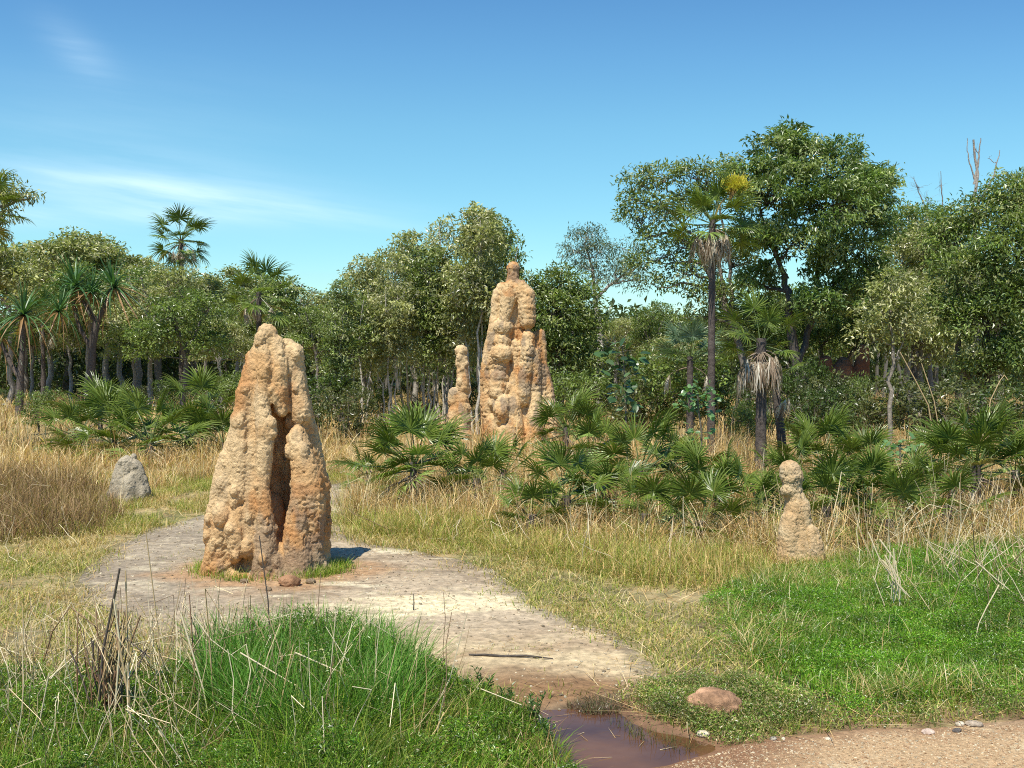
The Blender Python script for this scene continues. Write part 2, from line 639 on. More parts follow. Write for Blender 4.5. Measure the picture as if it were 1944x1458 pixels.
def grit(name, label, poly, n, smin, smax, cols, seed, keep=None):
    r = np.random.default_rng(seed)
    q = scatter_in(poly, n, r, keep)
    n = len(q)
    s = smin + (smax - smin) * r.random(n) ** 4
    sc3 = s[:, None] * r.uniform(0.6, 1.2, (n, 3)) * [1, 1, 0.6]
    an = r.uniform(0, 6.28, n)
    v = IV1[None] * r.uniform(0.8, 1.2, (n, len(IV1), 1)) * sc3[:, None, :]
    c, s2 = np.cos(an)[:, None], np.sin(an)[:, None]
    v = np.stack([v[..., 0] * c - v[..., 1] * s2, v[..., 0] * s2 + v[..., 1] * c, v[..., 2]], -1)
    v[..., 0] += q[:, :1]
    v[..., 1] += q[:, 1:]
    v[..., 2] += (hgt(q[:, 0], q[:, 1]) + 0.004 + sc3[:, 2] * 0.3)[:, None]
    f = (IF1[None] + np.arange(n)[:, None, None] * len(IV1)).reshape(-1, 3)
    cc = np.array(cols)[r.integers(0, len(cols), n)] * r.uniform(0.8, 1.2, (n, 1))
    A = Acc()
    A.add(v.reshape(-1, 3), f3=f, col=np.repeat(cc, len(IV1), 0))
    tag(link(name, A.mesh(name, M_ROCK)), label, "gravel", kind="stuff")


grit("gravel", "loose orange and pale grit on the dirt track", GP([(1250, 1455), (1400, 1415), (1700, 1388), (2000, 1372), (2050, 1500), (1200, 1500)]), 11000, 0.0022, 0.009, [(0.58, 0.42, 0.24), (0.66, 0.55, 0.36), (0.42, 0.26, 0.14), (0.54, 0.38, 0.21)], 61)
grit("grit", "scattered crumbs of earth and pale grit on the mud path", PATH, 7000, 0.0025, 0.016, [(0.5, 0.4, 0.25), (0.25, 0.2, 0.13), (0.6, 0.52, 0.36)], 62)


# ------------------------------------------------------------------ grass
def blades(A, q, h, wd, lean, c0, c1, r, levels=(0, 0.4, 0.75), z0=None, az=None, droop=1.8):
    n = len(q)
    if n == 0:
        return
    h = np.broadcast_to(h, (n,))
    wd = np.broadcast_to(wd, (n,))
    lean = np.broadcast_to(lean, (n,))
    if az is None:
        az = r.uniform(0, 6.283, n)
    d = np.stack([np.cos(az), np.sin(az)], 1)
    sa = az + 1.57 + r.normal(0, 0.6, n)
    sd = np.stack([np.cos(sa), np.sin(sa)], 1)
    z = hgt(q[:, 0], q[:, 1]) if z0 is None else z0
    L = len(levels)
    V = np.zeros((n, 2 * L + 1, 3))
    Cc = np.zeros((n, 2 * L + 1, 3))
    c0 = np.broadcast_to(c0, (n, 3))
    c1 = np.broadcast_to(c1, (n, 3))
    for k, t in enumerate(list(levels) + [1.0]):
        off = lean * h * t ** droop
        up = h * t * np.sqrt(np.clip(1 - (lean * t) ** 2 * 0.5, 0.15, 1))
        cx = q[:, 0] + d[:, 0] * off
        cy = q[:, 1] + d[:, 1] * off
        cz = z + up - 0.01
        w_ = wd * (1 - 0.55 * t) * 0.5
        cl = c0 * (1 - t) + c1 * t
        if k < L:
            for m_, sg in ((0, 1), (1, -1)):
                V[:, 2 * k + m_, 0] = cx + sd[:, 0] * w_ * sg
                V[:, 2 * k + m_, 1] = cy + sd[:, 1] * w_ * sg
                V[:, 2 * k + m_, 2] = cz
                Cc[:, 2 * k + m_] = cl
        else:
            V[:, 2 * L] = np.stack([cx, cy, cz], 1)
            Cc[:, 2 * L] = cl
    st = 2 * L + 1
    base = np.arange(n)[:, None] * st
    f4 = []
    for k in range(L - 1):
        f4.append(np.concatenate([base + 2 * k, base + 2 * k + 1, base + 2 * k + 3, base + 2 * k + 2], 1))
    f3 = np.concatenate([base + 2 * L - 2, base + 2 * L - 1, base + 2 * L], 1)
    A.add(V.reshape(-1, 3), f3=f3, f4=np.concatenate(f4) if f4 else None, col=Cc.reshape(-1, 3))


def leaves(A, c, d, nrm, L, Wd, col, fold=0.25):
    """folded diamond leaves: centre of base c, direction d, normal nrm"""
    n = len(c)
    d = d / (np.linalg.norm(d, axis=1)[:, None] + 1e-9)
    s = np.cross(d, nrm)
    s /= np.linalg.norm(s, axis=1)[:, None] + 1e-9
    nn = np.cross(s, d)
    L = np.broadcast_to(L, (n,))[:, None]
    Wd = np.broadcast_to(Wd, (n,))[:, None]
    V = np.stack([c, c + d * L * 0.42 + s * Wd * 0.5 + nn * Wd * fold, c + d * L - nn * L * 0.12, c + d * L * 0.42 - s * Wd * 0.5 + nn * Wd * fold], 1)
    b_ = np.arange(n)[:, None] * 4
    f3 = np.concatenate([np.concatenate([b_, b_ + 1, b_ + 2], 1), np.concatenate([b_, b_ + 2, b_ + 3], 1)])
    A.add(V.reshape(-1, 3), f3=f3, col=np.repeat(col, 4, 0))


def pal(r, n, cols, wts=None, jit=0.15):
    cols = np.array(cols, float)
    c = cols[r.choice(len(cols), n, p=wts)]
    return c * (1 + r.normal(0, jit, (n, 1)).clip(-0.4, 0.6))


STRAWC = [(0.72, 0.51, 0.23), (0.58, 0.37, 0.15), (0.82, 0.66, 0.38), (0.38, 0.22, 0.09)]
OLIVE = [(0.32, 0.34, 0.06), (0.44, 0.41, 0.10), (0.21, 0.29, 0.045), (0.58, 0.48, 0.19)]
LUSH = [(0.12, 0.25, 0.014), (0.17, 0.31, 0.018), (0.075, 0.17, 0.010), (0.25, 0.37, 0.04)]

grassfree = lambda q: (sdf(q, PATH) + 0.16 * n2(q, 2.4, 3, 31) > -0.38 * rng.random(len(q)) ** 3) & (sdf(q, TRACK) > 0.03) & (sdf(q, PUDDLE) > 0.15)


def patchy(q, thr, scale=1.0, seed=70, r=rng):
    return n2(q, scale, 3, seed) + r.normal(0, 0.18, len(q)) > thr


BROWN_ = [(0.22, 0.14, 0.08), (0.12, 0.09, 0.06)]
# short grass on both sides of the path
r = np.random.default_rng(101)
A = Acc()
LAWN = GP([(-150, 900), (430, 905), (640, 905), (760, 905), (2100, 905), (2150, 1390), (1500, 1400), (1150, 1400), (1120, 1345), (900, 1420), (0, 1400), (-200, 1290)])
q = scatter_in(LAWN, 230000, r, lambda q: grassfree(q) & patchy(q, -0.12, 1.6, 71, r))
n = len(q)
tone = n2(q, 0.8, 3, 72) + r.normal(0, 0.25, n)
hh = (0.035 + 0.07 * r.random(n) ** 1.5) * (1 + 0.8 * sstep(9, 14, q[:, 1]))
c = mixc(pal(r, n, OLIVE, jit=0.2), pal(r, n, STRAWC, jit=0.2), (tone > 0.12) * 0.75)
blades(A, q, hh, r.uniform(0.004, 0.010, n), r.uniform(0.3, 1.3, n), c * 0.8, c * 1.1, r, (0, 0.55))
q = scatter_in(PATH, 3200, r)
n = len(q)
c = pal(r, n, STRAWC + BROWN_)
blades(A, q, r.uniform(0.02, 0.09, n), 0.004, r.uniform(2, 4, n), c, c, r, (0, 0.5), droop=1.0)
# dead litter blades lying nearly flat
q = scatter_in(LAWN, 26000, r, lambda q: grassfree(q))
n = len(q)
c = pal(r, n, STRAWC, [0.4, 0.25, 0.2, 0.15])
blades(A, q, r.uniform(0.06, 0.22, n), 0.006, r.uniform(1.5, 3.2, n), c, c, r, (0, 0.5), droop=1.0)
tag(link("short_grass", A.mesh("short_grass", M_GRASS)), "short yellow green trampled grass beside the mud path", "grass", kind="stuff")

# little grass on the path edge and round the foot of the mound
A = Acc()
mc = G(512, 1085)
an = r.uniform(0, 6.28, 5200)
rr = r.normal(1.02, 0.10, 5200)
q = np.stack([mc[0] + 0.68 * rr * np.cos(an), mc[1] + 0.10 + 0.50 * rr * np.sin(an)], 1)
q = q[patchy(q, -0.15, 2.2, 75, r)]
n = len(q)
c = pal(r, n, OLIVE + LUSH)
blades(A, q, r.uniform(0.04, 0.16, n), 0.006, r.uniform(0.2, 0.9, n), c, c, r, (0, 0.5))
q = scatter_in(PATH, 2500, r, lambda q: patchy(q, 0.42, 1.8, 76, r))
n = len(q)
if n:
    c = pal(r, n, OLIVE + STRAWC)
    blades(A, q, r.uniform(0.02, 0.06, n), 0.005, r.uniform(0.4, 1.6, n), c, c, r, (0, 0.5))
tag(link("grass_tufts", A.mesh("grass_tufts", M_GRASS)), "thin green grass fringe round the foot of the front mound", "grass", kind="stuff")


def drygrass(name, label, poly, n, hmin, hmax, seed, cols=STRAWC, wts=None, wd=(0.005, 0.011), thr=-0.3, keep=None, clump=0.5, lean=(0.05, 0.7), green=0.12, mod=None):
    r = np.random.default_rng(seed)
    kf = lambda q: grassfree(q) & patchy(q, thr, 0.9, seed, r) & (keep(q) if keep else True)
    q = scatter_in(poly, n, r, kf)
    n = len(q)
    azm = r.uniform(0, 6.283, n)
    # clumping: shift towards tuft centres
    if clump:
        k = max(20, n // 28)
        cen = q[r.choice(n, k)]
        idx = r.integers(0, k, int(n * clump))
        off = r.normal(0, 0.065, (len(idx), 2))
        q[: len(idx)] = cen[idx] + off
        azm[: len(idx)] = np.arctan2(off[:, 1], off[:, 0])
        gf = grassfree(q)
        q, azm = q[gf], azm[gf]
        n = len(q)
    hh = (hmin * 0.6 + (hmax * 1.15 - hmin * 0.6) * r.random(n) ** 1.5) * (1 + 0.7 * n2(q, 1.4, 2, seed + 3))
    if mod is not None:
        hh = hh * mod(q)
    c = pal(r, n, cols, wts, 0.32)
    low = r.random(n) < green
    c[low] = pal(r, int(low.sum()), OLIVE + LUSH[:1])
    hh[low] *= 0.45
    A = Acc()
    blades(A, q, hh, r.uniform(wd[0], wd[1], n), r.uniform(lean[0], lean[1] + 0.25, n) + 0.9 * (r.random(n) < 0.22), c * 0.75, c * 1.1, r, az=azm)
    tag(link(name, A.mesh(name, M_GRASS)), label, "grass", kind="stuff")


BROWN = [(0.30, 0.19, 0.09), (0.22, 0.12, 0.055), (0.45, 0.31, 0.15), (0.16, 0.10, 0.05)]
drygrass("dry_grass", "dense dark brown dry grass clump at the left edge", GP([(-120, 905), (60, 905), (190, 940), (232, 985), (195, 1018), (60, 1030), (-120, 1040)]), 15000, 0.18, 0.46, 111, BROWN, [0.35, 0.25, 0.25, 0.15], (0.004, 0.009), thr=-0.6, clump=0.6, green=0.1)
drygrass("dry_grass", "golden dry grass behind the small grey mound on the left", GP([(-300, 835), (430, 845), (650, 850), (690, 880), (640, 905), (420, 915), (290, 935), (180, 945), (40, 930), (-200, 930)]), 34000, 0.2, 0.42, 112, wd=(0.006, 0.013), thr=-0.5, green=0.15)
drygrass("dry_grass", "tangled golden dry grass beneath the low fan palms in the middle", GP([(640, 905), (800, 880), (1050, 880), (1300, 900), (1420, 930), (1440, 1010), (1330, 1050), (1180, 1045), (1000, 1020), (820, 1000), (690, 985), (655, 1000), (640, 985), (665, 950)]), 42000, 0.15, 0.48, 113, wd=(0.004, 0.010), thr=-0.35, green=0.25, clump=0.65)
drygrass("dry_grass", "straw coloured grass at the right behind the bright green patch", GP([(1400, 920), (1600, 900), (2150, 900), (2150, 1050), (1944, 1045), (1750, 1068), (1600, 1085), (1480, 1085), (1400, 1060), (1330, 1060), (1320, 1020)]), 30000, 0.18, 0.55, 114, wd=(0.004, 0.009), thr=-0.5, green=0.25, lean=(0.1, 1.0))
drygrass("dry_grass", "rough yellow green grass in front of the palms", GP([(660, 985), (800, 995), (1000, 1010), (1300, 1040), (1450, 1070), (1480, 1100), (1380, 1130), (1200, 1110), (1050, 1080), (900, 1040), (760, 1025), (680, 1015)]), 26000, 0.10, 0.28, 115, OLIVE + STRAWC[:2], None, (0.004, 0.008), thr=-0.4, green=0.3, clump=0.6)
drygrass("dry_grass", "tall golden grass growing up between the low fan palms", GP([(680, 860), (1000, 850), (1500, 850), (2080, 850), (2080, 950), (1700, 985), (1400, 985), (1150, 985), (900, 940), (690, 920)]), 30000, 0.3, 0.72, 119, wd=(0.005, 0.011), thr=-0.1, green=0.15, clump=0.8)
drygrass("far_grass", "tall golden dry grass among the tree trunks behind", np.array([(-34, 19.0), (-12, 19.5), (0, 20), (14, 19.5), (26, 20), (34, 34), (30, 62), (-48, 62), (-50, 40)]), 95000, 0.3, 0.72, 116, wd=(0.012, 0.026), thr=-0.3, green=0.2, clump=0.5)


# the same grasses carried on past both sides of the photograph
SIDE_L = GP([(-1500, 850), (-130, 850), (-130, 1040), (-180, 1330), (-300, 1460), (-1500, 1460)])
SIDE_R = GP([(2070, 850), (3400, 850), (3400, 1330), (2600, 1335), (2080, 1345)])
A = Acc()
for pl in (SIDE_L, SIDE_R):
    q = scatter_in(pl, 90000, r, lambda q: grassfree(q) & patchy(q, -0.12, 1.6, 71, r))
    n = len(q)
    c = pal(r, n, OLIVE + STRAWC, jit=0.2)
    blades(A, q, 0.05 + 0.12 * r.random(n) ** 1.5, r.uniform(0.006, 0.012, n), r.uniform(0.3, 1.3, n), c * 0.8, c * 1.1, r, (0, 0.55))
tag(link("short_grass", A.mesh("short_grass", M_GRASS)), "yellow green grass running on past the picture's sides", "grass", kind="stuff")
drygrass("dry_grass", "dry grass continuing past the left edge", GP([(-1300, 835), (-120, 835), (-120, 1035), (-500, 1030), (-1300, 1000)]), 26000, 0.2, 0.5, 117, wd=(0.006, 0.013), thr=-0.5, green=0.15)
drygrass("dry_grass", "dry grass continuing past the right edge", GP([(2100, 835), (3200, 835), (3200, 1100), (2700, 1130), (2090, 1060)]), 26000, 0.2, 0.5, 118, wd=(0.006, 0.012), thr=-0.5, green=0.2)


def straw(A, base, top, rad, col, r, kink=True):
    """one broken straw stalk as a thin tube with nodes"""
    base, top = np.asarray(base, float), np.asarray(top, float)
    pts = [base]
    k = 4
    for i in range(1, k):
        pts.append(base + (top - base) * i / k + r.normal(0, 0.012, 3))
    pts.append(top)
    if kink and r.random() < 0.35:
        d = np.array([r.normal(), r.normal(), -0.4])
        d /= np.linalg.norm(d)
        pts.append(top + d * r.uniform(0.08, 0.3))
    rr = np.linspace(rad, rad * 0.6, len(pts))
    A.tube(pts, rr, 4, col)


def strawfield(name, label, poly, n, hmin, hmax, seed, rad=(0.002, 0.0045), lean=1.2):
    r = np.random.default_rng(seed)
    A = Acc()
    q = scatter_in(poly, n, r, lambda q: grassfree(q))
    for x, y in q:
        z = h1(x, y)
        L = r.uniform(hmin, hmax)
        th = abs(r.normal(0.35, 0.45)) * lean
        th = min(th, 1.45)
        az = r.uniform(0, 6.28)
        top = np.array([x + L * math.sin(th) * math.cos(az), y + L * math.sin(th) * math.sin(az), z + max(0.03, L * math.cos(th))])
        c = pal(r, 1, [(0.68, 0.53, 0.29), (0.78, 0.66, 0.42), (0.48, 0.33, 0.16), (0.28, 0.18, 0.10)], [0.4, 0.3, 0.2, 0.1])[0]
        straw(A, (x, y, z), top, r.uniform(*rad), c, r)
    tag(link(name, A.mesh(name, M_STRAW)), label, "straw", kind="stuff")


strawfield("dry_stalks", "pale broken straw stalks over the right hand grass", GP([(1450, 950), (2080, 920), (2080, 1130), (1750, 1120), (1550, 1080), (1430, 1060)]), 620, 0.25, 1.0, 121, (0.0022, 0.0055), 1.6)
strawfield("dry_stalks", "pale straw stalks tangled around the low fan palms", GP([(650, 930), (900, 890), (1350, 900), (1450, 1040), (1300, 1110), (1000, 1060), (700, 1010)]), 620, 0.2, 0.75, 122, (0.002, 0.0055), 1.7)
strawfield("dry_stalks", "thin stalks among the left hand dry grass", GP([(-100, 930), (200, 930), (260, 1000), (100, 1080), (-100, 1100)]), 90, 0.2, 0.7, 123)
strawfield("dry_stalks", "thin stalks standing above the foreground grass", GP([(-60, 1390), (120, 1370), (400, 1290), (650, 1290), (850, 1330), (900, 1420), (700, 1520), (-60, 1540)]), 330, 0.22, 0.75, 124, (0.0018, 0.0038), 1.3)

strawfield("dry_stalks", "tangle of brown and pale stalks standing behind the left foreground weeds", GP([(-60, 1290), (150, 1290), (420, 1262), (560, 1275), (560, 1320), (300, 1350), (-60, 1400)]), 380, 0.2, 0.68, 125, (0.0018, 0.0038), 1.1)
strawfield("dry_stalks", "straw stalks fallen across the bright green patch", GP([(1640, 1090), (2080, 1060), (2080, 1230), (1800, 1200)]), 130, 0.25, 0.8, 126, (0.002, 0.0042), 2.2)

# ------------------------------------------------------------------ lush ground cover
def fgh(x, y):
    px = 972 + x / y * F
    return 0.10 + 0.235 * np.exp(-((px - 600) / 230) ** 2) + 0.10 * sstep(330, 100, px)


FG = GP([(-150, 1335), (150, 1330), (320, 1295), (500, 1270), (700, 1280), (850, 1325), (960, 1350), (1030, 1372), (1055, 1420), (1075, 1480), (1060, 1900), (-300, 1900)])


def cover(name, label, poly, n, hfn, leafL, seed, cols, edge=0.25, up=0.6, nstem=0, keep=None, wts=None):
    r = np.random.default_rng(seed)
    sd_ = lambda q: sdf(q, poly) + edge * 1.3 * n2(q, 1.1, 3, seed + 40) + edge * 0.5 * n2(q, 5.0, 2, seed + 42)
    rag = lambda q: (r.random(len(q)) < sstep(edge * 1.3, -edge * 0.8, sd_(q)) ** 1.6) & (n2(q, 4.5, 2, seed + 41) + r.normal(0, 0.25, len(q)) > -0.42)
    cen_ = poly.mean(0)
    big = cen_ + (poly - cen_) * (1 + 1.2 * edge / np.sqrt(((poly - cen_) ** 2).sum(1).mean()))
    q = scatter_in(big, n, r, (lambda p: rag(p) & keep(p)) if keep else rag)
    n = len(q)
    e = sstep(edge * 1.2, -edge, sd_(q))
    h = hfn(q[:, 0], q[:, 1]) * (0.2 + 0.8 * e) * (1 + 0.6 * n2(q, 1.8, 3, seed) + 0.7 * n2(q, 7, 2, seed + 1)).clip(0.15, 2)
    z = h * (1 - 0.75 * r.random(n) ** 2.0) + r.normal(0, 0.012, n)
    z = np.maximum(z, 0.01)
    az = r.uniform(0, 6.28, n)
    d = np.stack([np.cos(az), np.sin(az), r.normal(up, 0.5, n)], 1)
    nn = r.normal(0, 0.5, (n, 3)) + [0, 0, 1]
    c = np.column_stack([q, hgt(q[:, 0], q[:, 1]) + z])
    tone = n2(q, 3.0, 2, seed + 2)
    col = pal(r, n, cols, wts, jit=0.28) * (1 + 0.6 * tone[:, None]).clip(0.35, 1.7)
    A = Acc()
    L = r.uniform(0.6, 1.3, n) * leafL
    leaves(A, c, d, nn, L, L * r.uniform(0.22, 0.4, n), col)
    if nstem:
        qs = q[:nstem]
        cc = pal(r, nstem, [(0.16, 0.23, 0.05), (0.30, 0.26, 0.11)])
        blades(A, qs, h[:nstem] * r.uniform(0.8, 1.25, nstem), 0.004, r.uniform(0, 0.5, nstem), cc, cc, r, (0, 0.5))
    return A, r


LUSH_ALL = LUSH
LUSH = [tuple(v * 0.82 for v in c) for c in LUSH]
A, r = cover("x", "", FG, 200000, fgh, 0.021, 131, LUSH + [(0.36, 0.34, 0.10), (0.30, 0.20, 0.08)], 0.15, nstem=9000, wts=[0.27, 0.27, 0.22, 0.16, 0.05, 0.03])
tag(link("ground_cover", A.mesh("ground_cover", M_LEAF)), "lush low green weeds filling the bottom left foreground", "weeds", kind="stuff")
A = Acc()
q = scatter_in(PUDDLE, 32, r, lambda q: q[:, 1] > 4.4)
n = len(q)
blades(A, q, r.uniform(0.01, 0.05, n), 0.005, r.uniform(3, 5, n), pal(r, n, STRAWC), pal(r, n, STRAWC), r, (0, 0.5), z0=np.full(n, -0.012), droop=1.0)
q = scatter_in(GP([(1180, 1350), (1200, 1368), (1260, 1392), (1330, 1408), (1300, 1425), (1220, 1405), (1150, 1365)]), 160, r)
n = len(q)
blades(A, q, r.uniform(0.03, 0.11, n), 0.004, r.uniform(0.1, 1.0, n), (0.12, 0.10, 0.04), (0.18, 0.2, 0.06), r, (0, 0.5), z0=np.full(n, -0.03))
tag(link("water_litter", A.mesh("water_litter", M_GRASS)), "dead blades floating and standing in the shallow puddle", "litter", kind="stuff")
# long grass blades in the foreground tuft
A = Acc()
FT = GP([(380, 1300), (520, 1275), (700, 1285), (800, 1330), (760, 1450), (520, 1480), (400, 1400)])
q = scatter_in(FT, 7500, r)
n = len(q)
c = pal(r, n, [(0.10, 0.24, 0.03), (0.16, 0.32, 0.05), (0.07, 0.17, 0.02), (0.3, 0.3, 0.12)], [0.35, 0.35, 0.22, 0.08])
blades(A, q, r.uniform(0.25, 0.56, n), r.uniform(0.004, 0.009, n), r.uniform(0.15, 0.85, n), c * 0.7, c * 1.1, r, (0, 0.3, 0.6, 0.85))
cen = scatter_in(FG, 1500, r)
idx = r.integers(0, 1500, 62000)
off = r.normal(0, 0.036, (62000, 2))
q = cen[idx] + off
kp = sdf(q, FG) < 0.05
q, idx, off = q[kp], idx[kp], off[kp]
azt = np.arctan2(off[:, 1], off[:, 0]) + r.normal(0, 0.5, len(q))
tuft_h = r.uniform(0.45, 1.35, 1500)[idx]
tuft_c = (r.uniform(0.5, 1.35, 1500)[:, None] * np.array([[1.0, 1.0, 1.0]]) * np.where(r.random((1500, 1)) < 0.16, [[2.0, 1.15, 2.2]], [[1, 1, 1]]))[idx]
n = len(q)
hc = fgh(q[:, 0], q[:, 1])
c = pal(r, n, LUSH + [(0.30, 0.36, 0.08)], jit=0.25) * tuft_c
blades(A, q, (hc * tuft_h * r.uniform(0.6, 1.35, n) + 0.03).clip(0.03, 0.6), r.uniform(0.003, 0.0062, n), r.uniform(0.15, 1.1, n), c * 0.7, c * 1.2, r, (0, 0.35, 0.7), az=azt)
q = scatter_in(FG, 11000, r)
n = len(q)
c = pal(r, n, STRAWC + BROWN + LUSH)
blades(A, q, r.uniform(0.12, 0.34, n) * (0.5 + 1.6 * fgh(q[:, 0], q[:, 1])), r.uniform(0.002, 0.005, n), r.uniform(0.1, 1.1, n), c, c, r, (0, 0.3, 0.6, 0.85))
tag(link("long_grass", A.mesh("long_grass", M_GRASS)), "tall bright green grass blades in the foreground tuft", "grass", kind="stuff")
# sparse dry stems at the far left foreground
A = Acc()
q = scatter_in(GP([(-80, 1250), (200, 1240), (420, 1270), (520, 1290), (420, 1330), (150, 1360), (-80, 1380)]), 1300, r)
n = len(q)
c = pal(r, n, BROWN + OLIVE)
blades(A, q, r.uniform(0.08, 0.34, n), r.uniform(0.002, 0.006, n), r.uniform(0.1, 1.2, n), c, c, r, (0, 0.3, 0.6, 0.85))
tag(link("dead_grass", A.mesh("dead_grass", M_GRASS)), "sparse brown dead stems behind the foreground weeds", "grass", kind="stuff")

HR = lambda x, y: 0.10 + 0.02 * np.sin(x * 2) + 0.0 * y
A, r = cover("x", "", GREEN_R, 190000, HR, 0.021, 132, [(0.12, 0.27, 0.012), (0.17, 0.33, 0.016), (0.08, 0.19, 0.010), (0.24, 0.38, 0.035), (0.36, 0.34, 0.10)], 0.35, wts=[0.28, 0.28, 0.2, 0.18, 0.06], nstem=14000)
q = scatter_in(GREEN_R, 40000, r, lambda q: n2(q, 0.9, 3, 172) * 0.9 + 0.35 * rng.random(len(q)) + sdf(q, GREEN_R) < 0.1)
n = len(q)
c = pal(r, n, [(0.13, 0.28, 0.012), (0.18, 0.35, 0.018), (0.09, 0.20, 0.010), (0.27, 0.41, 0.045)], jit=0.25)
c = c * (1 + 0.7 * n2(q, 5.0, 3, 187)).clip(0.4, 1.6)[:, None]
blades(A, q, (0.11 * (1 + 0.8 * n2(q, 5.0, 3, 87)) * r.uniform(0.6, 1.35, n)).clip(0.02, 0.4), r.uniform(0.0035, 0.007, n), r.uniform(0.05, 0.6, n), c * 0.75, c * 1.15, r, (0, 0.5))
q = scatter_in(GREEN_R, 16000, r, lambda q: n2(q, 1.2, 3, 77) + r.normal(0, 0.3, len(q)) + 0.5 * sstep(-0.9, 0.0, sdf(q, GREEN_R)) > 0.38)
n = len(q)
c = pal(r, n, OLIVE + STRAWC[:3] + LUSH)
blades(A, q, r.uniform(0.08, 0.26, n), r.uniform(0.003, 0.006, n), r.uniform(0.2, 1.4, n), c, c * 1.1, r, (0, 0.4, 0.75))
tag(link("ground_cover", A.mesh("ground_cover", M_LEAF)), "bright green leafy patch of low weeds at the right", "weeds", kind="stuff")
MUDW = GP([(1185, 1318), (1230, 1296), (1300, 1285), (1400, 1290), (1500, 1315), (1640, 1350), (1760, 1345), (2050, 1345), (2050, 1362), (1850, 1366), (1700, 1380), (1560, 1388), (1480, 1402), (1380, 1402), (1290, 1392), (1215, 1360)])
A, r = cover("x", "", MUDW, 30000, lambda x, y: 0.08 + 0 * x, 0.018, 133, [(0.24, 0.34, 0.05), (0.38, 0.32, 0.12), (0.20, 0.32, 0.04), (0.48, 0.37, 0.17), (0.14, 0.21, 0.03)], 0.16, nstem=16000, keep=lambda q: patchy(q, 0.0, 2.6, 134, rng))
q = scatter_in(GP([(1075, 1335), (1110, 1322), (1180, 1318), (1190, 1345), (1150, 1350), (1110, 1350)]), 1200, r)
c = pal(r, len(q), [(0.2, 0.11, 0.06), (0.14, 0.09, 0.05), (0.16, 0.17, 0.06)])
blades(A, q, r.uniform(0.02, 0.08, len(q)), 0.004, r.uniform(0.2, 1.5, len(q)), c, c, r, (0, 0.5), z0=np.full(len(q), -0.02))
tag(link("mud_weeds", A.mesh("mud_weeds", M_LEAF)), "low brownish green weeds along the puddle edge", "weeds", kind="stuff")

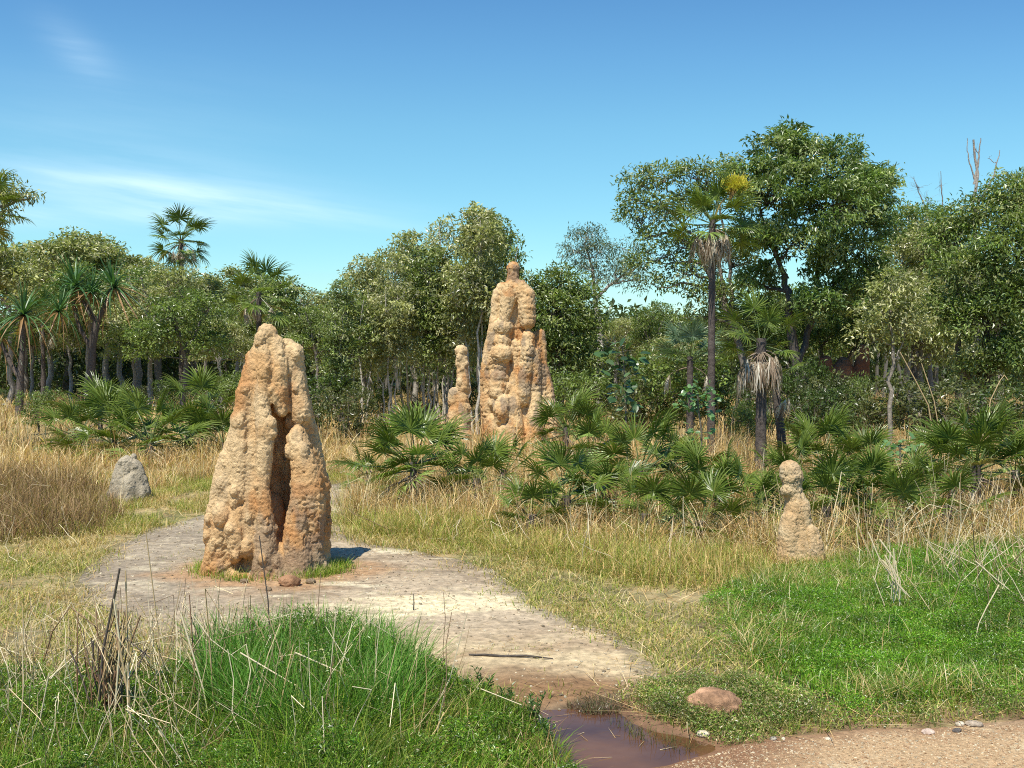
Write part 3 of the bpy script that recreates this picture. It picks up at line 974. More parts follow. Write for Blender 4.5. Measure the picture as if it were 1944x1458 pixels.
# ------------------------------------------------------------------ termite mounds
def mound(name, label, D, chains, voxel, seed, colfn, lump=0.03, lumpscale=7.0, rough=0.006, smooth=3, bumps=0):
    """chains: list of lists of (px, py, depth_px, radius_px); depth positive = towards the viewer"""
    s = D / F
    A = Acc()
    for ch in chains:
        pts = [(P(a, b_, D) + np.array([0, -dz * s, 0]), rr * s) for a, b_, dz, rr in ch]
        if len(pts) == 1:
            A.add(IV2 * pts[0][1] + pts[0][0], f3=IF2)
        for (p0, r0), (p1, r1) in zip(pts[:-1], pts[1:]):
            k = max(1, int(np.linalg.norm(p1 - p0) / (0.45 * min(r0, r1))))
            for i in range(k + 1):
                t = i / k
                A.add(IV2 * (r0 * (1 - t) + r1 * t) + p0 * (1 - t) + p1 * t, f3=IF2)
    rb = np.random.default_rng(seed + 99)
    for ch in chains:
        for (a, b_, dz, rr) in ch:
            for _ in range(bumps):
                d = rb.normal(0, 1, 3) * [1, 1, 0.9] + [0, -0.5, 0]
                d /= np.linalg.norm(d)
                q = rr * s * rb.uniform(0.28, 0.5)
                stretch = [1, 1, rb.uniform(1, 1.9)]
                A.add(IV2 * q * stretch + P(a, b_ + rb.uniform(-0.5, 0.5) * rr, D) + np.array([0, -dz * s, 0]) + d * (rr * s - q * rb.uniform(0.25, 0.6)), f3=IF2)
    me0 = A.mesh("tmp", M_MOUND)
    o = link("tmp", me0)
    md = o.modifiers.new("r", 'REMESH')
    md.mode = 'VOXEL'
    md.voxel_size = voxel
    ms = o.modifiers.new("s", 'SMOOTH')
    ms.factor = 0.5
    ms.iterations = smooth
    dg = bpy.context.evaluated_depsgraph_get()
    dg.update()
    me = bpy.data.meshes.new_from_object(o.evaluated_get(dg))
    bpy.data.objects.remove(o)
    n = len(me.vertices)
    co = np.zeros(n * 3)
    me.vertices.foreach_get("co", co)
    co = co.reshape(-1, 3)
    no = np.zeros(n * 3)
    me.vertices.foreach_get("normal", no)
    no = no.reshape(-1, 3)
    sq = co * [1, 1, 0.75]
    wl = worley(sq * lumpscale + 0.25 * np.column_stack([fbm(co * 6, 2, seed), fbm(co * 6, 2, seed + 1), fbm(co * 6, 2, seed + 2)]), seed)
    wl2 = worley(sq * lumpscale * 2.7, seed + 7)
    wl3 = worley(co * lumpscale * 9.0, seed + 8)
    disp = lump * (0.55 - wl) * 0.75 + lump * 0.22 * (0.5 - wl2) + rough * 1.5 * (0.5 - wl3)
    disp += rough * 2.0 * fbm(co * (0.3 / rough), 3, seed + 4, 0.6) * 0.5 + lump * 0.8 * fbm(co * (0.11 / lump), 3, seed + 5)
    # weathered, pitted skin in patches and short cracks
    pit = sstep(0.05, 0.35, fbm(co * 4.0, 3, seed + 6))
    disp -= pit * rough * 3.2 * np.abs(fbm(co * (0.22 / rough), 3, seed + 9))
    crk = np.abs(fbm(co * [5, 5, 3] * (0.03 / lump), 3, seed + 21))
    disp -= rough * 2.2 * sstep(0.035, 0.0, crk) * sstep(0.0, 0.3, fbm(co * 2.2, 2, seed + 22))
    co2 = co + no * disp[:, None]
    me.vertices.foreach_set("co", co2.astype(np.float32).ravel())
    if "Col" in me.color_attributes:
        me.color_attributes.remove(me.color_attributes["Col"])
    a = me.color_attributes.new("Col", "FLOAT_COLOR", "POINT")
    col = colfn(co, wl, pit, seed)
    a.data.foreach_set("color", np.column_stack([col, np.ones(n)]).astype(np.float32).ravel())
    me.polygons.foreach_set("use_smooth", np.ones(len(me.polygons), bool))
    me.materials.clear()
    me.materials.append(M_MOUND)
    me.update()
    zc = co[:, 2] < 0.3
    bx, by = float(co[:, 0].mean()), float(co[:, 1].mean())
    me.transform(Matrix.Translation((-bx, -by, 0)))
    ob = link(name, me)
    ob.location = (bx, by, 0)
    tag(ob, label, "termite mound", "termite mounds in the clearing")
    return ob


def col_orange(greylow):
    def fn(co, wl, pit, seed):
        a = fbm(co * 1.7, 3, seed + 11)
        b_ = fbm(co * 5.0, 3, seed + 12)
        col = mixc((0.62, 0.375, 0.165), (0.73, 0.52, 0.275), sstep(-0.4, 0.25, a + 0.4 * b_))
        col = mixc(col, (0.54, 0.255, 0.09), sstep(0.05, 0.4, -a + 0.5 * b_) * 0.75)
        col = mixc(col, (0.66, 0.49, 0.26), pit * 0.5)
        col = mixc(col, (0.40, 0.31, 0.19), sstep(0.22, 0.5, fbm(co * [9, 9, 1.6], 3, seed + 14)) * 0.35)
        z = co[:, 2]
        g_ = sstep(0.08, 0.30, fbm(co * [5, 5, 2.6], 4, seed + 13)) * sstep(greylow, greylow * 0.4, z)
        col = mixc(col, (0.28, 0.22, 0.155), g_ * 0.65)
        # darker red brown in the grooves between lumps
        col = mixc(col, (0.36, 0.19, 0.085), sstep(0.75, 1.0, wl) * 0.4)
        return col
    return fn


def col_tan(co, wl, pit, seed):
    b_ = fbm(co * 5.0, 3, seed + 12)
    return mixc(mixc((0.60, 0.40, 0.20), (0.70, 0.52, 0.29), sstep(-0.3, 0.3, b_)), (0.5, 0.42, 0.28), pit * 0.4)


def col_grey(co, wl, pit, seed):
    b_ = fbm(co * 5.0, 3, seed + 12)
    return mixc((0.34, 0.29, 0.20), (0.46, 0.39, 0.27), sstep(-0.3, 0.3, b_))


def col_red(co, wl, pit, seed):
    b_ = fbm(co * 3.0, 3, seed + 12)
    return mixc((0.22, 0.095, 0.055), (0.30, 0.15, 0.085), sstep(-0.3, 0.3, b_))  # brightness lowered, so the shade under the trees is in the colour


DF = DG(1085)
front = [
    # head and left body
    [(507, 633, 0, 19), (503, 660, -5, 25), (492, 700, 0, 29), (482, 750, 0, 33), (474, 810, 2, 37), (460, 870, 4, 40), (446, 930, 6, 42), (434, 985, 8, 40), (428, 1040, 8, 38), (425, 1090, 5, 42)],
    # upper right slab, set back
    [(538, 662, -22, 22), (548, 700, -25, 27), (552, 750, -27, 30), (560, 800, -34, 32), (570, 860, -46, 36), (575, 930, -52, 42), (575, 1000, -52, 46), (565, 1090, -40, 55)],
    [(556, 668, -12, 18), (557, 700, -14, 18), (563, 745, -12, 20), (567, 790, -10, 22)],
    [(528, 662, -16, 19), (530, 700, -19, 22), (533, 750, -26, 24), (537, 800, -50, 24), (540, 900, -74, 26), (540, 1000, -70, 26)],
    [(522, 652, 0, 18), (528, 680, 2, 20), (531, 712, 13, 18), (534, 745, 14, 17), (538, 778, 12, 15)],
    [(533, 1035, 26, 14), (536, 1062, 36, 20), (538, 1092, 42, 24)],
    [(558, 832, 4, 14), (566, 862, 8, 14)],
    # core
    [(497, 760, -38, 36), (488, 860, -55, 48), (490, 980, -66, 62), (505, 1090, -40, 82)],
    # centre front ridge
    [(505, 668, 16, 14), (508, 700, 22, 16), (506, 730, 25, 14), (503, 770, 27, 17), (512, 810, 34, 20), (512, 845, 36, 17), (509, 880, 36, 16), (506, 920, 38, 16), (511, 955, 40, 16), (514, 1000, 42, 18), (516, 1045, 44, 22), (512, 1090, 44, 28)],
    # overhanging lip above the crack
    [(522, 742, 26, 9), (528, 758, 24, 7)],
    [(519, 800, 36, 14), (523, 820, 37, 13)],
    # left flutes
    [(470, 745, 20, 17), (466, 790, 24, 18), (462, 840, 28, 20), (466, 890, 30, 19), (460, 935, 34, 20)],
    [(488, 830, 24, 15), (482, 880, 28, 15), (487, 930, 32, 15), (482, 980, 34, 16), (484, 1035, 36, 20)],
    [(440, 870, 18, 20), (430, 905, 20, 20), (422, 950, 22, 18), (412, 985, 22, 17), (408, 1020, 20, 17)],
    [(461, 965, 38, 15), (459, 1000, 42, 21), (461, 1035, 42, 17), (456, 1052, 40, 11)],
    [(418, 1030, 28, 17), (412, 1060, 22, 22), (405, 1092, 16, 24)],
    # right lower lobe, forward of the crack
    [(566, 822, 0, 17), (571, 850, 8, 23), (580, 880, 12, 24), (590, 915, 14, 25), (598, 955, 14, 25), (600, 1000, 12, 22), (594, 1040, 10, 22), (596, 1090, 8, 26)],
    [(570, 870, 12, 17), (574, 920, 18, 20), (572, 970, 22, 24), (570, 1020, 24, 27), (570, 1085, 26, 34)],
    [(590, 868, 18, 11), (592, 885, 18, 10)],
    # base apron
    [(405, 1088, 4, 22), (392, 1100, 0, 18)], [(612, 1085, 4, 20), (618, 1100, 0, 18)], [(445, 1108, 34, 22), (545, 1110, 50, 22)],
    [(420, 1098, 10, 30), (470, 1100, 44, 26), (520, 1104, 56, 24), (575, 1102, 46, 24), (606, 1096, 12, 24)],
]
mound("termite_mound", "big fluted orange termite mound with a deep dark crack beside the path", DF, front, 0.0105, 5, col_orange(1.1), lump=0.022, lumpscale=5.5, rough=0.0085, smooth=2, bumps=2)

DR = DG(858)
rear = [
    [(974, 509, 0, 13)], [(974, 518, 0, 12), (974, 530, 0, 12.5), (973, 545, -2, 17), (973, 556, -2, 22)],
    [(953, 548, -2, 12), (947, 557, -2, 12), (943, 575, -2, 12), (942, 600, -2, 12), (936, 634, 0, 12), (929, 669, 0, 13), (924, 716, 0, 14), (925, 754, 0, 15), (928, 795, 0, 18), (934, 850, 0, 22)],
    [(964, 548, 10, 14), (965, 568, 12, 15), (961, 590, 13, 13), (958, 606, 13, 11)],
    [(987, 546, 6, 15), (998, 562, 8, 18), (1000, 585, 9, 18), (1001, 610, 9, 17)],
    [(975, 560, -16, 22), (975, 620, -24, 33), (978, 700, -30, 41), (982, 780, -32, 47), (984, 850, -28, 55)],
    [(956, 622, 7, 20), (955, 634, 4, 17)], [(953, 648, 8, 18)], [(953, 672, 14, 21), (950, 684, 8, 18)], [(951, 697, 9, 17)], [(947, 717, 11, 19), (945, 742, 11, 20)], [(962, 735, 9, 14)], [(940, 765, 8, 17)],
    [(956, 760, 22, 13), (952, 778, 26, 17), (951, 795, 24, 12)],
    [(979, 655, 4, 12), (979, 690, 4, 11), (974, 730, 8, 10), (975, 770, 16, 14), (978, 810, 18, 18), (978, 850, 18, 22)],
    [(1002, 640, 10, 14), (1001, 664, 12, 16), (999, 692, 13, 16), (995, 718, 15, 14), (994, 745, 17, 14), (992, 760, 14, 12)],
    [(1014, 670, 6, 12), (1016, 700, 7, 12), (1017, 728, 8, 11), (1016, 750, 8, 12), (1014, 790, 10, 15), (1010, 850, 10, 22)],
    [(1026, 634, -10, 10), (1029, 655, -10, 10), (1030, 690, -10, 10), (1037, 715, -10, 10), (1041, 740, -10, 12), (1044, 770, -8, 13), (1045, 810, -8, 15), (1046, 850, -8, 18)],
    [(1016, 640, -8, 12), (1020, 680, -8, 15), (1024, 720, -8, 16), (1030, 770, -8, 17), (1032, 820, -8, 18)],
    [(938, 800, 14, 16), (942, 850, 18, 20)], [(960, 820, 24, 18), (960, 852, 26, 22)],
]
mound("termite_mound", "tallest pale orange termite mound with a round knob on top behind the palms", DR, rear, 0.021, 15, col_orange(-1), lump=0.024, lumpscale=3.0, rough=0.016, smooth=2, bumps=0)
column = [
    [(875, 666, 0, 12.5)], [(876, 679, 0, 11), (877, 692, 0, 12.5)], [(878, 706, 0, 12.5), (879, 722, 0, 13.5), (879, 737, 0, 14)],
    [(862, 747, 2, 12), (862, 762, 2, 13)], [(876, 752, 0, 14), (876, 775, 0, 17), (875, 800, 0, 20), (874, 830, 0, 22), (874, 870, 0, 28)],
    [(886, 775, 4, 10)], [(886, 795, 4, 12)], [(862, 780, 6, 12), (861, 800, 6, 14)], [(884, 825, 4, 14)],
]
mound("termite_mound", "thin knobbly termite column standing left of the tallest mound", DG(862), column, 0.021, 25, col_orange(-1), lump=0.040, lumpscale=3.6, rough=0.014, smooth=1, bumps=1)
snow = [
    [(1500, 895, 0, 22), (1503, 905, 0, 23), (1504, 916, 0, 20), (1506, 930, 0, 18), (1509, 945, 0, 19)], [(1495, 930, 5, 15)],
    [(1510, 948, 0, 20), (1513, 965, 0, 26), (1515, 1000, -2, 28), (1515, 1040, 0, 34), (1515, 1085, 0, 42)],
    [(1500, 985, 8, 20), (1496, 1010, 10, 22), (1494, 1040, 10, 22), (1492, 1080, 10, 24)], [(1532, 1012, 10, 20), (1538, 1035, 12, 24), (1535, 1080, 14, 30)],
]
mound("termite_mound", "small snowman shaped termite mound in the grass at the right", DG(1078), snow, 0.0105, 35, col_tan, lump=0.013, lumpscale=8, rough=0.007, smooth=2, bumps=0)
grey = [
    [(240, 882, 0, 17), (234, 905, 0, 22), (230, 935, 0, 26)], [(256, 885, -2, 13), (260, 905, 0, 16), (262, 935, 2, 24)],
    [(250, 920, 10, 20), (248, 945, 14, 24)], [(272, 910, 0, 9), (273, 935, 0, 12)], [(218, 935, 0, 12)],
]
r = np.random.default_rng(3535)
sx, sy = P(1515, HOR, DG(1078))[:2]
an = r.uniform(0, 6.28, 1500)
rd = r.normal(1, 0.13, 1500)
q = np.stack([sx + 0.24 * rd * np.cos(an), sy + 0.24 * rd * np.sin(an)], 1)
c = pal(r, 1500, STRAWC + OLIVE, jit=0.25)
A = Acc()
blades(A, q, r.uniform(0.05, 0.24, 1500), r.uniform(0.003, 0.007, 1500), r.uniform(0.2, 1.2, 1500), c, c, r)
tag(link("grass_tufts", A.mesh("grass_tufts", M_GRASS)), "dry grass growing against the snowman shaped mound", "grass", kind="stuff")
mound("termite_mound", "small rounded grey termite mound at the edge of the left grass", DG(952), grey, 0.014, 45, col_grey, lump=0.03, lumpscale=7, rough=0.010, smooth=2, bumps=2)
red = [
    [(1568, 685, 0, 12), (1566, 705, 0, 16), (1564, 740, 0, 20), (1562, 790, 0, 26)], [(1640, 662, 0, 9), (1638, 685, 0, 14), (1632, 730, 0, 18), (1625, 790, 0, 24)],
    [(1602, 690, -5, 14), (1600, 705, -5, 22), (1598, 740, -5, 30), (1596, 790, -5, 30)],
]
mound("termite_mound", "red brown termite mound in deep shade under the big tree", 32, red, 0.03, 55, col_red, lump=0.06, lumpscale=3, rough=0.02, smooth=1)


def rock(name, label, px, py, wpx, hpx, col, seed, cat="rock", group=None, mat=None, sink=0.25):
    x, y = G(px, py)
    s = y / F
    r = np.random.default_rng(seed)
    v = IV4.copy()
    k = 1 + 0.20 * fbm(v * 1.3 + seed, 3, seed) + 0.11 * fbm(v * 5 + seed, 3, seed) + 0.05 * fbm(v * 14 + seed, 2, seed) - 0.05 * worley(v * 4 + seed, seed)
    v = v * k[:, None] * [wpx / 2 * s, wpx / 2 * s * 0.75, hpx * s / (1 + 1 - sink * 2) * 1.0]
    A = Acc()
    n = fbm(v * 40, 3, seed)
    A.add(v, f3=IF4, col=mixc(np.array(col) * 0.6, np.array(col) * 1.35, sstep(-0.35, 0.35, fbm(v * 9, 3, seed))))
    o = link(name, A.mesh(name, mat or M_ROCK, True))
    o.location = (x, y, h1(x, y) + hpx * s * 0.42)
    o.rotation_euler.z = r.uniform(-0.4, 0.4)
    tag(o, label, cat, group)


rock("boulder", "orange rounded boulder in the weeds right of the puddle", 1357, 1364, 102, 54, (0.50, 0.29, 0.16), 3)
stones = [(1335, 1392, 26, 10, "cream stone at the puddle edge below the boulder"), (1375, 1392, 16, 8, "small grey stone right of the cream one below the boulder"), (1427, 1398, 10, 5, "small pale stone on the mud between the boulder and the track"),
          (1468, 1405, 13, 7, "left one of two white pebbles on the wet brown mud"), (1487, 1405, 8, 6, "right one of two white pebbles on the wet brown mud"), (1572, 1405, 12, 6, "pale pebble near the edge of the dirt track"),
          (1762, 1392, 26, 9, "flat pinkish stone in the thin grass at the track edge"), (1822, 1378, 18, 8, "pale stone left of the long flat one in the thin grass"), (1850, 1378, 34, 9, "long flat pale stone in the thin grass at the right"),
          (1817, 1390, 18, 7, "small dark grey stone below the long flat pale one"), (1250, 1398, 10, 5, "tiny white pebble in the shallow water by the weeds"), (1104, 1350, 9, 6, "tiny white pebble at the upper edge of the puddle"), (1168, 1222, 10, 6, "tiny white stone where grass meets the path")]
scol = [(0.7, 0.6, 0.42), (0.3, 0.27, 0.24), (0.6, 0.5, 0.35), (0.75, 0.66, 0.5), (0.75, 0.66, 0.5), (0.6, 0.5, 0.36), (0.55, 0.42, 0.32), (0.6, 0.52, 0.38), (0.62, 0.5, 0.36), (0.25, 0.22, 0.19), (0.7, 0.66, 0.58), (0.7, 0.66, 0.58), (0.7, 0.62, 0.5)]
for i, (a, b_, ww, hh, lb) in enumerate(stones):
    rock("stone", lb, a, b_, ww, hh, scol[i], 70 + i, "stone", "stones around the puddle and track")
rock("earth_clod", "crumbled clod of red earth at the front foot of the big mound", 549, 1112, 42, 20, (0.34, 0.19, 0.10), 91, "clod", None, M_MOUND)
for i, (a, b_, ww, lb) in enumerate([(463, 1105, 16, "pale crumb of earth left of the red clod by the mound"), (590, 1108, 20, "tan crumb of earth right of the red clod by the mound"), (510, 1122, 14, "brown crumb of earth in front of the mound crack")]):
    rock("earth_crumb", lb, a, b_, ww, ww * 0.5, (0.45, 0.33, 0.2), 92 + i, "clod", "crumbs fallen from the front mound", M_MOUND)


# ------------------------------------------------------------------ trees
def limb(A, p0, p1, r0, r1, r, wig=0.06, k=5, sides=6, col=(0.2, 0.17, 0.13), sag=0.0):
    p0, p1 = np.asarray(p0, float), np.asarray(p1, float)
    L = np.linalg.norm(p1 - p0)
    t = np.linspace(0, 1, k)[:, None]
    pts = p0 + (p1 - p0) * t
    w_ = r.normal(0, wig * L, (k, 3)) * np.sin(t * math.pi)
    pts = pts + w_
    pts[:, 2] += sag * L * np.sin(t[:, 0] * math.pi)
    A.tube(pts, np.linspace(r0, r1, k), sides, col)
    return pts


TREE_GREEN = [(0.189, 0.242, 0.057), (0.243, 0.297, 0.083), (0.135, 0.183, 0.046), (0.35, 0.375, 0.153)]
TREE_OLIVE = [(0.29, 0.31, 0.107), (0.382, 0.382, 0.152), (0.207, 0.226, 0.076), (0.504, 0.48, 0.259)]
TREE_DARK = [(0.143, 0.215, 0.048), (0.197, 0.272, 0.068), (0.106, 0.165, 0.037), (0.333, 0.387, 0.152)]
TREE_YEL = [(0.178, 0.234, 0.052), (0.231, 0.288, 0.075), (0.124, 0.18, 0.037)]


def build_tree(blobs, stems, seed, leafL, nleaf, cols, bark=(0.2, 0.17, 0.13), clump_r=0.32, per=26, shell=0.55, wratio=0.38, droop=0.35, twigs=0.45, branch_r=0.035, bare=0):
    """blobs: (centre, (rx, ry, rz)); stems: list of (pts, r0, r1) in metres, local. returns trunk mesh, crown mesh"""
    r = np.random.default_rng(seed)
    T, Cn = Acc(), Acc()
    nodes = []
    for pts, r0, r1 in stems:
        pts = np.asarray(pts, float)
        k = 14
        tt = np.linspace(0, len(pts) - 1, k)
        ip = np.stack([np.interp(tt, np.arange(len(pts)), pts[:, j]) for j in range(3)], 1)
        ip[1:-1] += r.normal(0, 0.02, (k - 2, 3)) * np.linalg.norm(pts[-1] - pts[0]) * 0.35
        rad = np.linspace(r0, r1, k)
        rad[0] *= 1.35
        T.tube(ip, rad, 8, bark)
        nodes.append((ip, rad))
    allp = np.concatenate([a for a, _ in nodes])
    allr = np.concatenate([b_ for _, b_ in nodes])
    vol = np.array([b_[1][0] * b_[1][2] for b_ in blobs])
    vol = vol / vol.sum()
    if len(cols) and nleaf:
        nclump = max(8, nleaf // per)
    else:
        nclump = 40 + bare
    for (c, rad), vv in zip(blobs, vol):
        c = np.asarray(c, float)
        rad = np.asarray(rad, float)
        d = np.linalg.norm((allp - c) * [1, 1, 1.0], axis=1) + 2.0 * np.maximum(0, allp[:, 2] - c[2] + rad[2] * 0.3)
        j = int(np.argmin(d))
        bp_ = limb(T, allp[j], c, min(allr[j] * 0.75, branch_r * 1.6), branch_r * 0.45, r, 0.07, 6, 5, bark)
        m_ = max(3, int(nclump * vv))
        dirs = r.normal(0, 1, (m_, 3))
        dirs /= np.linalg.norm(dirs, axis=1)[:, None]
        low = dirs[:, 2] < -0.35
        dirs[low & (r.random(m_) < 0.6), 2] *= -0.6
        rf = shell + (1.08 - shell) * r.random(m_) ** 0.6
        cc = c + dirs * rad * rf[:, None]
        nt_ = int(m_ * twigs)
        for q_ in cc[:nt_]:
            s0 = bp_[r.integers(2, len(bp_))]
            limb(T, s0, q_, branch_r * 0.35, branch_r * 0.12, r, 0.08, 4, 3, bark)
        if not nleaf:
            continue
        L_ = int(per)
        cr_ = clump_r * r.uniform(0.6, 1.35, m_)
        cen = np.repeat(cc, L_, 0)
        off = r.normal(0, 1, (len(cen), 3)).clip(-1.5, 1.5) * np.repeat(cr_, L_)[:, None] * [1, 1, 0.6] * 0.6
        pos = cen + off
        out = (pos - c) / rad
        out /= np.linalg.norm(out, axis=1)[:, None] + 1e-6
        n = len(pos)
        dd = out * 0.7 + r.normal(0, 0.7, (n, 3)) + [0, 0, -droop]
        nn = r.normal(0, 0.6, (n, 3)) + [0, 0, 1.0] + out * 0.4
        ct = np.repeat(pal(r, m_, cols, jit=0.16), L_, 0) * (1 + r.normal(0, 0.18, (n, 1)).clip(-0.45, 0.6))
        L = leafL * r.uniform(0.6, 1.25, n)
        leaves(Cn, pos, dd, nn, L, L * wratio * r.uniform(0.8, 1.2, n), ct)
    return T, Cn


def place_tree(name, label, base, T, Cn, group, cat="tree", mats=(None, None), trunkname="trunk", crownname="crown"):
    o = empty(name, base, label, cat, group)
    t = link(trunkname, T.mesh(trunkname, M_BARK, True), o)
    if Cn is not None:
        link(crownname, Cn.mesh(crownname, mats[1] or M_LEAF), o)
    return o


def copy_thing(src, name, loc, rz, s, label, group=None):
    c = src.copy()
    COL.objects.link(c)
    c.name = name
    c.location = loc
    c.rotation_euler = (0, 0, rz)
    c.scale = s if hasattr(s, '__len__') else (s, s, s)
    c['label'] = label
    if group:
        c['group'] = group
    for ch in src.children:
        k = ch.copy()
        COL.objects.link(k)
        k.parent = c
    return c


def hero(name, label, D, basepx, blobs, stems, seed, leafL, nleaf, cols, group, bark=(0.2, 0.17, 0.13), depth=0.8, cat="tree", **kw):
    """crown and stems given in photo pixels at distance D; blobs (px, py, rx, ry, depth offset metres)"""
    s = D / F
    bx = P(basepx, HOR, D)[0]
    bz = h1(bx, D)
    org = np.array([bx, D, bz])
    B = []
    for b_ in blobs:
        c = P(b_[0], b_[1], D) - org
        c[1] += b_[4] if len(b_) > 4 else 0
        B.append((c, (b_[2] * s, (b_[2] + b_[3]) / 2 * s * depth, b_[3] * s)))
    S = []
    for pts, r0, r1 in stems:
        w_ = [P(a[0], a[1], D) - org + np.array([0, a[2] if len(a) > 2 else 0, 0]) for a in pts]
        w_[0] = np.array([w_[0][0], w_[0][1], -0.05]) if len(pts[0]) < 4 else w_[0]
        S.append((w_, r0, r1))
    T, Cn = build_tree(B, S, seed, leafL, nleaf, cols, bark, **kw)
    return place_tree(name, label, tuple(org), T, Cn if nleaf else None, group, cat)


GR_R = "trees behind the palms on the right"
hero("broadleaf_tree", "tallest broad crowned dark green tree on the right with a forked trunk", 31, 1510,
     [(1425, 335, 55, 45), (1500, 290, 80, 52), (1580, 310, 80, 60, 0.6), (1640, 360, 65, 55), (1470, 380, 90, 70, -0.8), (1560, 400, 90, 70, -1.0), (1650, 430, 60, 60, 0.5), (1425, 445, 50, 45, 0.5),
      (1500, 470, 85, 55, -0.6), (1600, 500, 70, 60, -0.5), (1640, 540, 60, 60), (1560, 580, 70, 50, -0.5), (1450, 540, 55, 45, 0.6), (1665, 350, 45, 35), (1500, 262, 40, 24)],
     [([(1520, 800), (1515, 700), (1500, 600), (1490, 520)], 0.20, 0.09), ([(1516, 700, 0, 1), (1545, 600, 0.2), (1560, 500, 0.4), (1570, 420, 0.3)], 0.11, 0.05), ([(1492, 530, 0, 1), (1460, 450), (1440, 390)], 0.08, 0.04), ([(1540, 600, 0, 1), (1600, 520), (1640, 470)], 0.07, 0.03)],
     201, 0.165, 38000, TREE_DARK, GR_R, (0.10, 0.085, 0.07), clump_r=0.29, per=56, wratio=0.36, branch_r=0.045, shell=0.45)
hero("broadleaf_tree", "spreading tree with twisting bare limbs left of the tall flowering palm", 33, 1420,
     [(1215, 350, 38, 32), (1260, 335, 40, 26), (1320, 330, 45, 26), (1370, 345, 50, 40), (1210, 410, 36, 34), (1260, 400, 40, 32, -0.5), (1320, 395, 50, 40, 0.4), (1195, 385, 22, 22), (1230, 455, 32, 24), (1290, 470, 45, 26), (1345, 470, 50, 40, 0.3),
      (1220, 500, 30, 30), (1300, 520, 45, 34), (1350, 560, 45, 34), (1320, 600, 35, 22), (1245, 545, 25, 18), (1400, 500, 50, 60, 0.5), (1390, 620, 45, 45, 0.5)],
     [([(1420, 800), (1415, 720), (1400, 640), (1370, 570)], 0.16, 0.08), ([(1372, 572, 0, 1), (1320, 470), (1270, 442), (1220, 448)], 0.07, 0.03), ([(1380, 590, 0, 1), (1360, 480), (1310, 440), (1270, 400), (1240, 370)], 0.06, 0.025), ([(1390, 600, 0, 1), (1385, 480), (1360, 380)], 0.06, 0.03)],
     202, 0.16, 12500, TREE_GREEN, GR_R, (0.22, 0.19, 0.15), clump_r=0.30, per=20, branch_r=0.04, wratio=0.36)
hero("broadleaf_tree", "dense bushy tree filling the right edge of the picture", 29, 1870,
     [(1930, 370, 55, 50), (1880, 410, 60, 45), (1820, 440, 60, 50, 0.5), (1900, 480, 80, 60, -0.8), (1970, 420, 60, 70), (1830, 530, 75, 60, -0.4), (1920, 580, 80, 60, -0.9), (1985, 520, 60, 80), (1850, 620, 70, 60, -0.7), (1930, 680, 70, 55, -0.8), (1800, 600, 50, 60), (1870, 700, 60, 40, -0.3)],
     [([(1860, 830), (1862, 740), (1870, 620), (1890, 500)], 0.16, 0.06), ([(1866, 740, 0, 1), (1900, 660), (1930, 560), (1935, 450)], 0.1, 0.04), ([(1862, 760, 0, 1), (1820, 680), (1815, 560), (1820, 480)], 0.1, 0.04)],
     203, 0.145, 36000, TREE_DARK[:2] + TREE_GREEN, GR_R, (0.12, 0.10, 0.08), clump_r=0.34, per=44, branch_r=0.04, shell=0.4)
hero("broadleaf_tree", "yellowish green tree between the tallest tree and the right edge tree", 34, 1745,
     [(1760, 470, 45, 50), (1720, 500, 40, 50, 0.4), (1790, 520, 40, 45), (1710, 570, 50, 50, -0.5), (1765, 590, 50, 50, -0.6), (1740, 650, 60, 45, -0.4), (1690, 640, 40, 40), (1790, 660, 40, 40)],
     [([(1745, 810), (1748, 720), (1745, 620), (1755, 500)], 0.11, 0.04), ([(1747, 700, 0, 1), (1710, 600), (1705, 540)], 0.06, 0.03)],
     204, 0.15, 12500, TREE_OLIVE, GR_R, (0.28, 0.25, 0.2), clump_r=0.32, per=22)
hero("sapling_tree", "thin grey trunked tree in front of the shaded red mound", 19.5, 1690,
     [(1680, 600, 45, 50), (1720, 560, 35, 40), (1650, 640, 35, 30), (1730, 620, 35, 35), (1690, 545, 30, 30)],
     [([(1692, 840), (1688, 760), (1695, 690), (1692, 620), (1690, 550)], 0.050, 0.018), ([(1693, 700, 0, 1), (1715, 650), (1722, 590)], 0.02, 0.01)],
     205, 0.10, 3800, TREE_OLIVE, GR_R, (0.30, 0.26, 0.20), clump_r=0.22, per=18, branch_r=0.012)
hero("bare_tree", "grey dead tree with bare upright limbs above the right edge tree", 38, 1850,
     [(1850, 280, 12, 20), (1875, 300, 14, 18), (1840, 300, 10, 14), (1890, 330, 10, 25)],
     [([(1850, 820), (1850, 600), (1850, 400), (1848, 265)], 0.13, 0.035), ([(1850, 350, 0, 1), (1858, 300), (1862, 262)], 0.05, 0.015), ([(1850, 400, 0, 1), (1885, 340), (1898, 285)], 0.05, 0.012), ([(1850, 340, 0, 1), (1838, 300), (1836, 262)], 0.03, 0.01)],
     206, 0.1, 0, TREE_OLIVE, GR_R, (0.33, 0.29, 0.24), branch_r=0.018, bare=-20)
hero("bare_tree", "small dead tree with fine bare twigs above the yellowish tree", 39, 1770,
     [(1745, 355, 28, 22), (1785, 350, 16, 30), (1760, 380, 30, 24), (1735, 340, 12, 10)],
     [([(1765, 820), (1768, 600), (1770, 440), (1760, 390)], 0.10, 0.03), ([(1770, 450, 0, 1), (1790, 390), (1786, 325)], 0.04, 0.01), ([(1765, 410, 0, 1), (1745, 370), (1735, 335)], 0.03, 0.01)],
     207, 0.1, 0, TREE_OLIVE, GR_R, (0.25, 0.22, 0.19), branch_r=0.016, bare=60)
